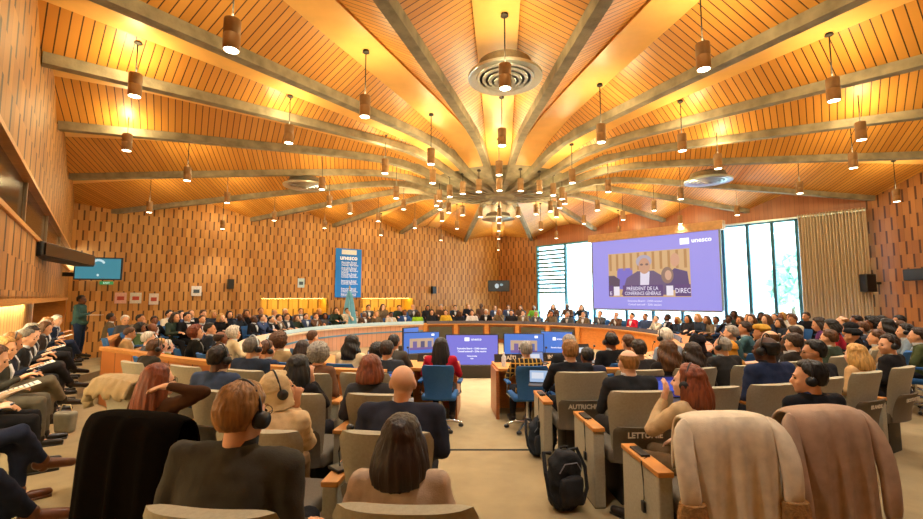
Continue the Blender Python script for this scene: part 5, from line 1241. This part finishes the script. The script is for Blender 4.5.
# ---- side bench
bench = [(2.5, 'cross', 'lap', 'lap', '#1c2233', '#191d2c', 'man'), (3.35, 'cross', 'phone', 'phone', '#20242e', '#20263a', ''), (4.15, 'sit', 'lap', 'phone', '#c2a98a', '#16161a', ''), (4.95, 'sit', 'phone', 'phone', '#3a3a34', '#5b564a', ''), (5.6, 'cross', 'lap', 'phone', '#1a2030', '#6b6456', ''), (6.2, 'sit', 'phone', 'lap', '#22252a', '#1d1e22', ''), (6.85, 'cross', 'phone', 'phone', '#2a2c30', '#26262a', ''), (7.5, 'sit', 'lap', 'phone', '#2b3344', '#3a3a3c', ''), (8.2, 'cross', 'lap', 'lap', '#3a3230', '#26282e', ''), (8.95, 'sit', 'phone', 'phone', '#20283a', '#2e3038', ''), (9.7, 'sit', 'lap', 'phone', '#262a34', '#1c1f26', ''), (10.5, 'cross', 'lap', 'lap', '#1e2c48', '#25314e', ''), (11.3, 'sit', 'phone', 'phone', '#33405c', '#1e2430', '')]
bh = [('short', 'dark'), ('short', 'brown'), ('bob', 'brown'), ('short', 'blond'), ('short', 'light'), ('short', 'salt'), ('short', 'dark'), ('short', 'grey'), ('wavy', 'brown'), ('receding', 'grey'), ('bob', 'light'), ('short', 'white'), ('short', 'grey')]
bl = ['nearest knees and brown leather shoe at picture corner', 'in dark navy with leg crossed and tan shoe', 'in beige top with black trousers holding a printed sheet', 'in dark green jacket and olive trousers', 'in navy with khaki trousers, ankle crossed', 'with salt-and-pepper hair holding a phone', 'in black jacket, dark shoes crossed', 'with grey hair reading papers', 'with wavy brown hair in dark brown jacket', 'with receding grey hair in dark blue', 'with light brown hair writing notes', 'with white hair in blue suit', 'with grey hair in blue jacket close to the standing man']
rzb = math.atan2(-Ln.x, Ln.y)
e = empty('bench', lpt(6.5, -1.08), math.atan2(Lu.y, Lu.x)); tag(e, 'long grey upholstered bench along the lit side wall', 'bench')
part('bench_seat', MB().box(0, 0, .38, 13, .46, .12, bev=.03), M_greyd, e); part('bench_back', MB().box(0, .27, .66, 13, .08, .5, bev=.03), mat('#b5b3a8', .8), e); part('bench_base', MB().box(0, .05, .16, 12.9, .3, .32), M_dark, e, smooth=False)
paper_m = mat('#e6e2d6', .8)
for i, (y, lg, aL, aR, tp, lgc, _) in enumerate(bench):
    f = G(armL=aL, armR=aR, legs=lg, hyaw=(-.35, .15, -.2)[i % 3], hpitch=(.3, .15)[i % 2], lean=(.16, .05, .22)[i % 3], w=1.0, vox=.0095 if y < 5.2 else .011)
    p = lpt(y, -.86)
    hs, hc = bh[i]
    person(Vector((p.x, p.y, 0)), rzb+(-.1, .08, 0)[i % 3], f, skin=('w', 'p', 'w', 'w', 't')[i % 5], hs=hs, hc=hc, top=tp, legs=lgc, shoe=('#5a2f16' if i < 2 else '#1a1512'), shirt='#cfd4de' if hs != 'bob' else None, headset=(i in (4, 6)), label='bench person '+bl[i])
    hp = Vector((0, .33, .70 if aR == 'lap' else .80)); c, n = math.cos(rzb), math.sin(rzb)
    q = Vector((p.x+hp.x*c-hp.y*n, p.y+hp.x*n+hp.y*c, hp.z))
    if i in (2, 4, 7, 10):
        e = empty('paper_sheet', q, rzb+.2); tag(e, 'paper document held by bench person '+bl[i].replace('holding a printed sheet', ''), 'paper'); part('sheet', MB().box(0, 0, 0, .21, .29, .004, Matrix.Rotation(.3, 4, 'X')), paper_m, e, smooth=False)
        for r_ in range(6): part('printed_line', MB().box(0, .1-.035*r_, .004, .16, .012, .002, Matrix.Rotation(.3, 4, 'X')), mat('#6a7078', .8), e, smooth=False)
    elif i in (1, 3, 5, 6, 9):
        e = empty('mobile_phone', q, rzb); tag(e, 'dark mobile phone held by bench person '+bl[i].replace('holding a phone', ''), 'phone'); part('casing', MB().box(0, 0, 0, .075, .15, .009, Matrix.Rotation(.5, 4, 'X'), bev=.004), M_black, e); part('display', MB().box(0, 0, .006, .066, .135, .002, Matrix.Rotation(.5, 4, 'X')), glow('#5f7fa8', .5), e, smooth=False)
e = empty('mobile_phone', seat_off('q0', -.02, .30, .82), S['q0'].rotation_euler.z); tag(e, 'mobile phone in the hands of the balding man on LETTONIE chair', 'phone'); part('casing', MB().box(0, 0, 0, .075, .15, .009, Matrix.Rotation(.6, 4, 'X'), bev=.004), M_black, e); part('display', MB().box(0, 0, .006, .066, .135, .002, Matrix.Rotation(.6, 4, 'X')), glow('#8fb4e8', .7), e, smooth=False)

for k_, (kk, x, y, z, rr) in enumerate((('q3', .3, .45, .70, .3), ('r2', .1, .5, .72, -.2), ('r4', .05, .5, .72, .4), ('r5', -.1, .5, .72, .1))):
    q = seat_off(kk, x, y, z); e = empty('paper_sheet', q, S[kk].rotation_euler.z+rr); tag(e, 'white printed paper open ahead of the %s' % S[kk]['label'].replace('grey chair ', 'chair '), 'paper')
    part('sheet', MB().box(0, 0, 0, .3, .42, .004), mat('#e6e2d6', .8), e, smooth=False); part('printed_block', MB().box(0, .03, .003, .22, .28, .002), mat('#a8a8a8', .8), e, smooth=False)
# ------------------------------------------------------------------ camera, world, light
sc = bpy.context.scene
SCOL.children.link(col)
cam = bpy.data.objects.new('camera', bpy.data.cameras.new('camera')); col.objects.link(cam); cam.location = (0, 0, CZ); cam.rotation_euler = (PI/2+PITCH, 0, 0)
cam.data.lens = 36*F/923; cam.data.clip_start = .05; sc.camera = cam
w = bpy.data.worlds.new('sky'); sc.world = w; w.use_nodes = True; bg = w.node_tree.nodes['Background']; bg.inputs[0].default_value = (.80, .93, 1, 1); bg.inputs[1].default_value = 22.0
# warm strip light behind the soffit of the side wall
def arealight(name, loc, rot, sx, sy, e, c):
    l = bpy.data.lights.new(name, 'AREA'); l.shape = 'RECTANGLE'; l.size = sx; l.size_y = sy; l.energy = e; l.color = c
    o = bpy.data.objects.new(name, l); col.objects.link(o); o.location = loc; o.rotation_euler = rot; return o
p = lpt(6, -1.3, 1.6); arealight('soffit_light', p, (0, 0, math.atan2(Lu.y, Lu.x)), 14, .1, 330, (1, .84, .5))
sc.view_settings.view_transform = 'Standard'; sc.view_settings.look = 'None'; sc.view_settings.exposure = 0.0; sc.view_settings.gamma = 1.04
sc.cycles.use_denoising = True; sc.cycles.max_bounces = 6; sc.cycles.diffuse_bounces = 4; sc.cycles.sample_clamp_indirect = 6; sc.cycles.use_light_tree = True
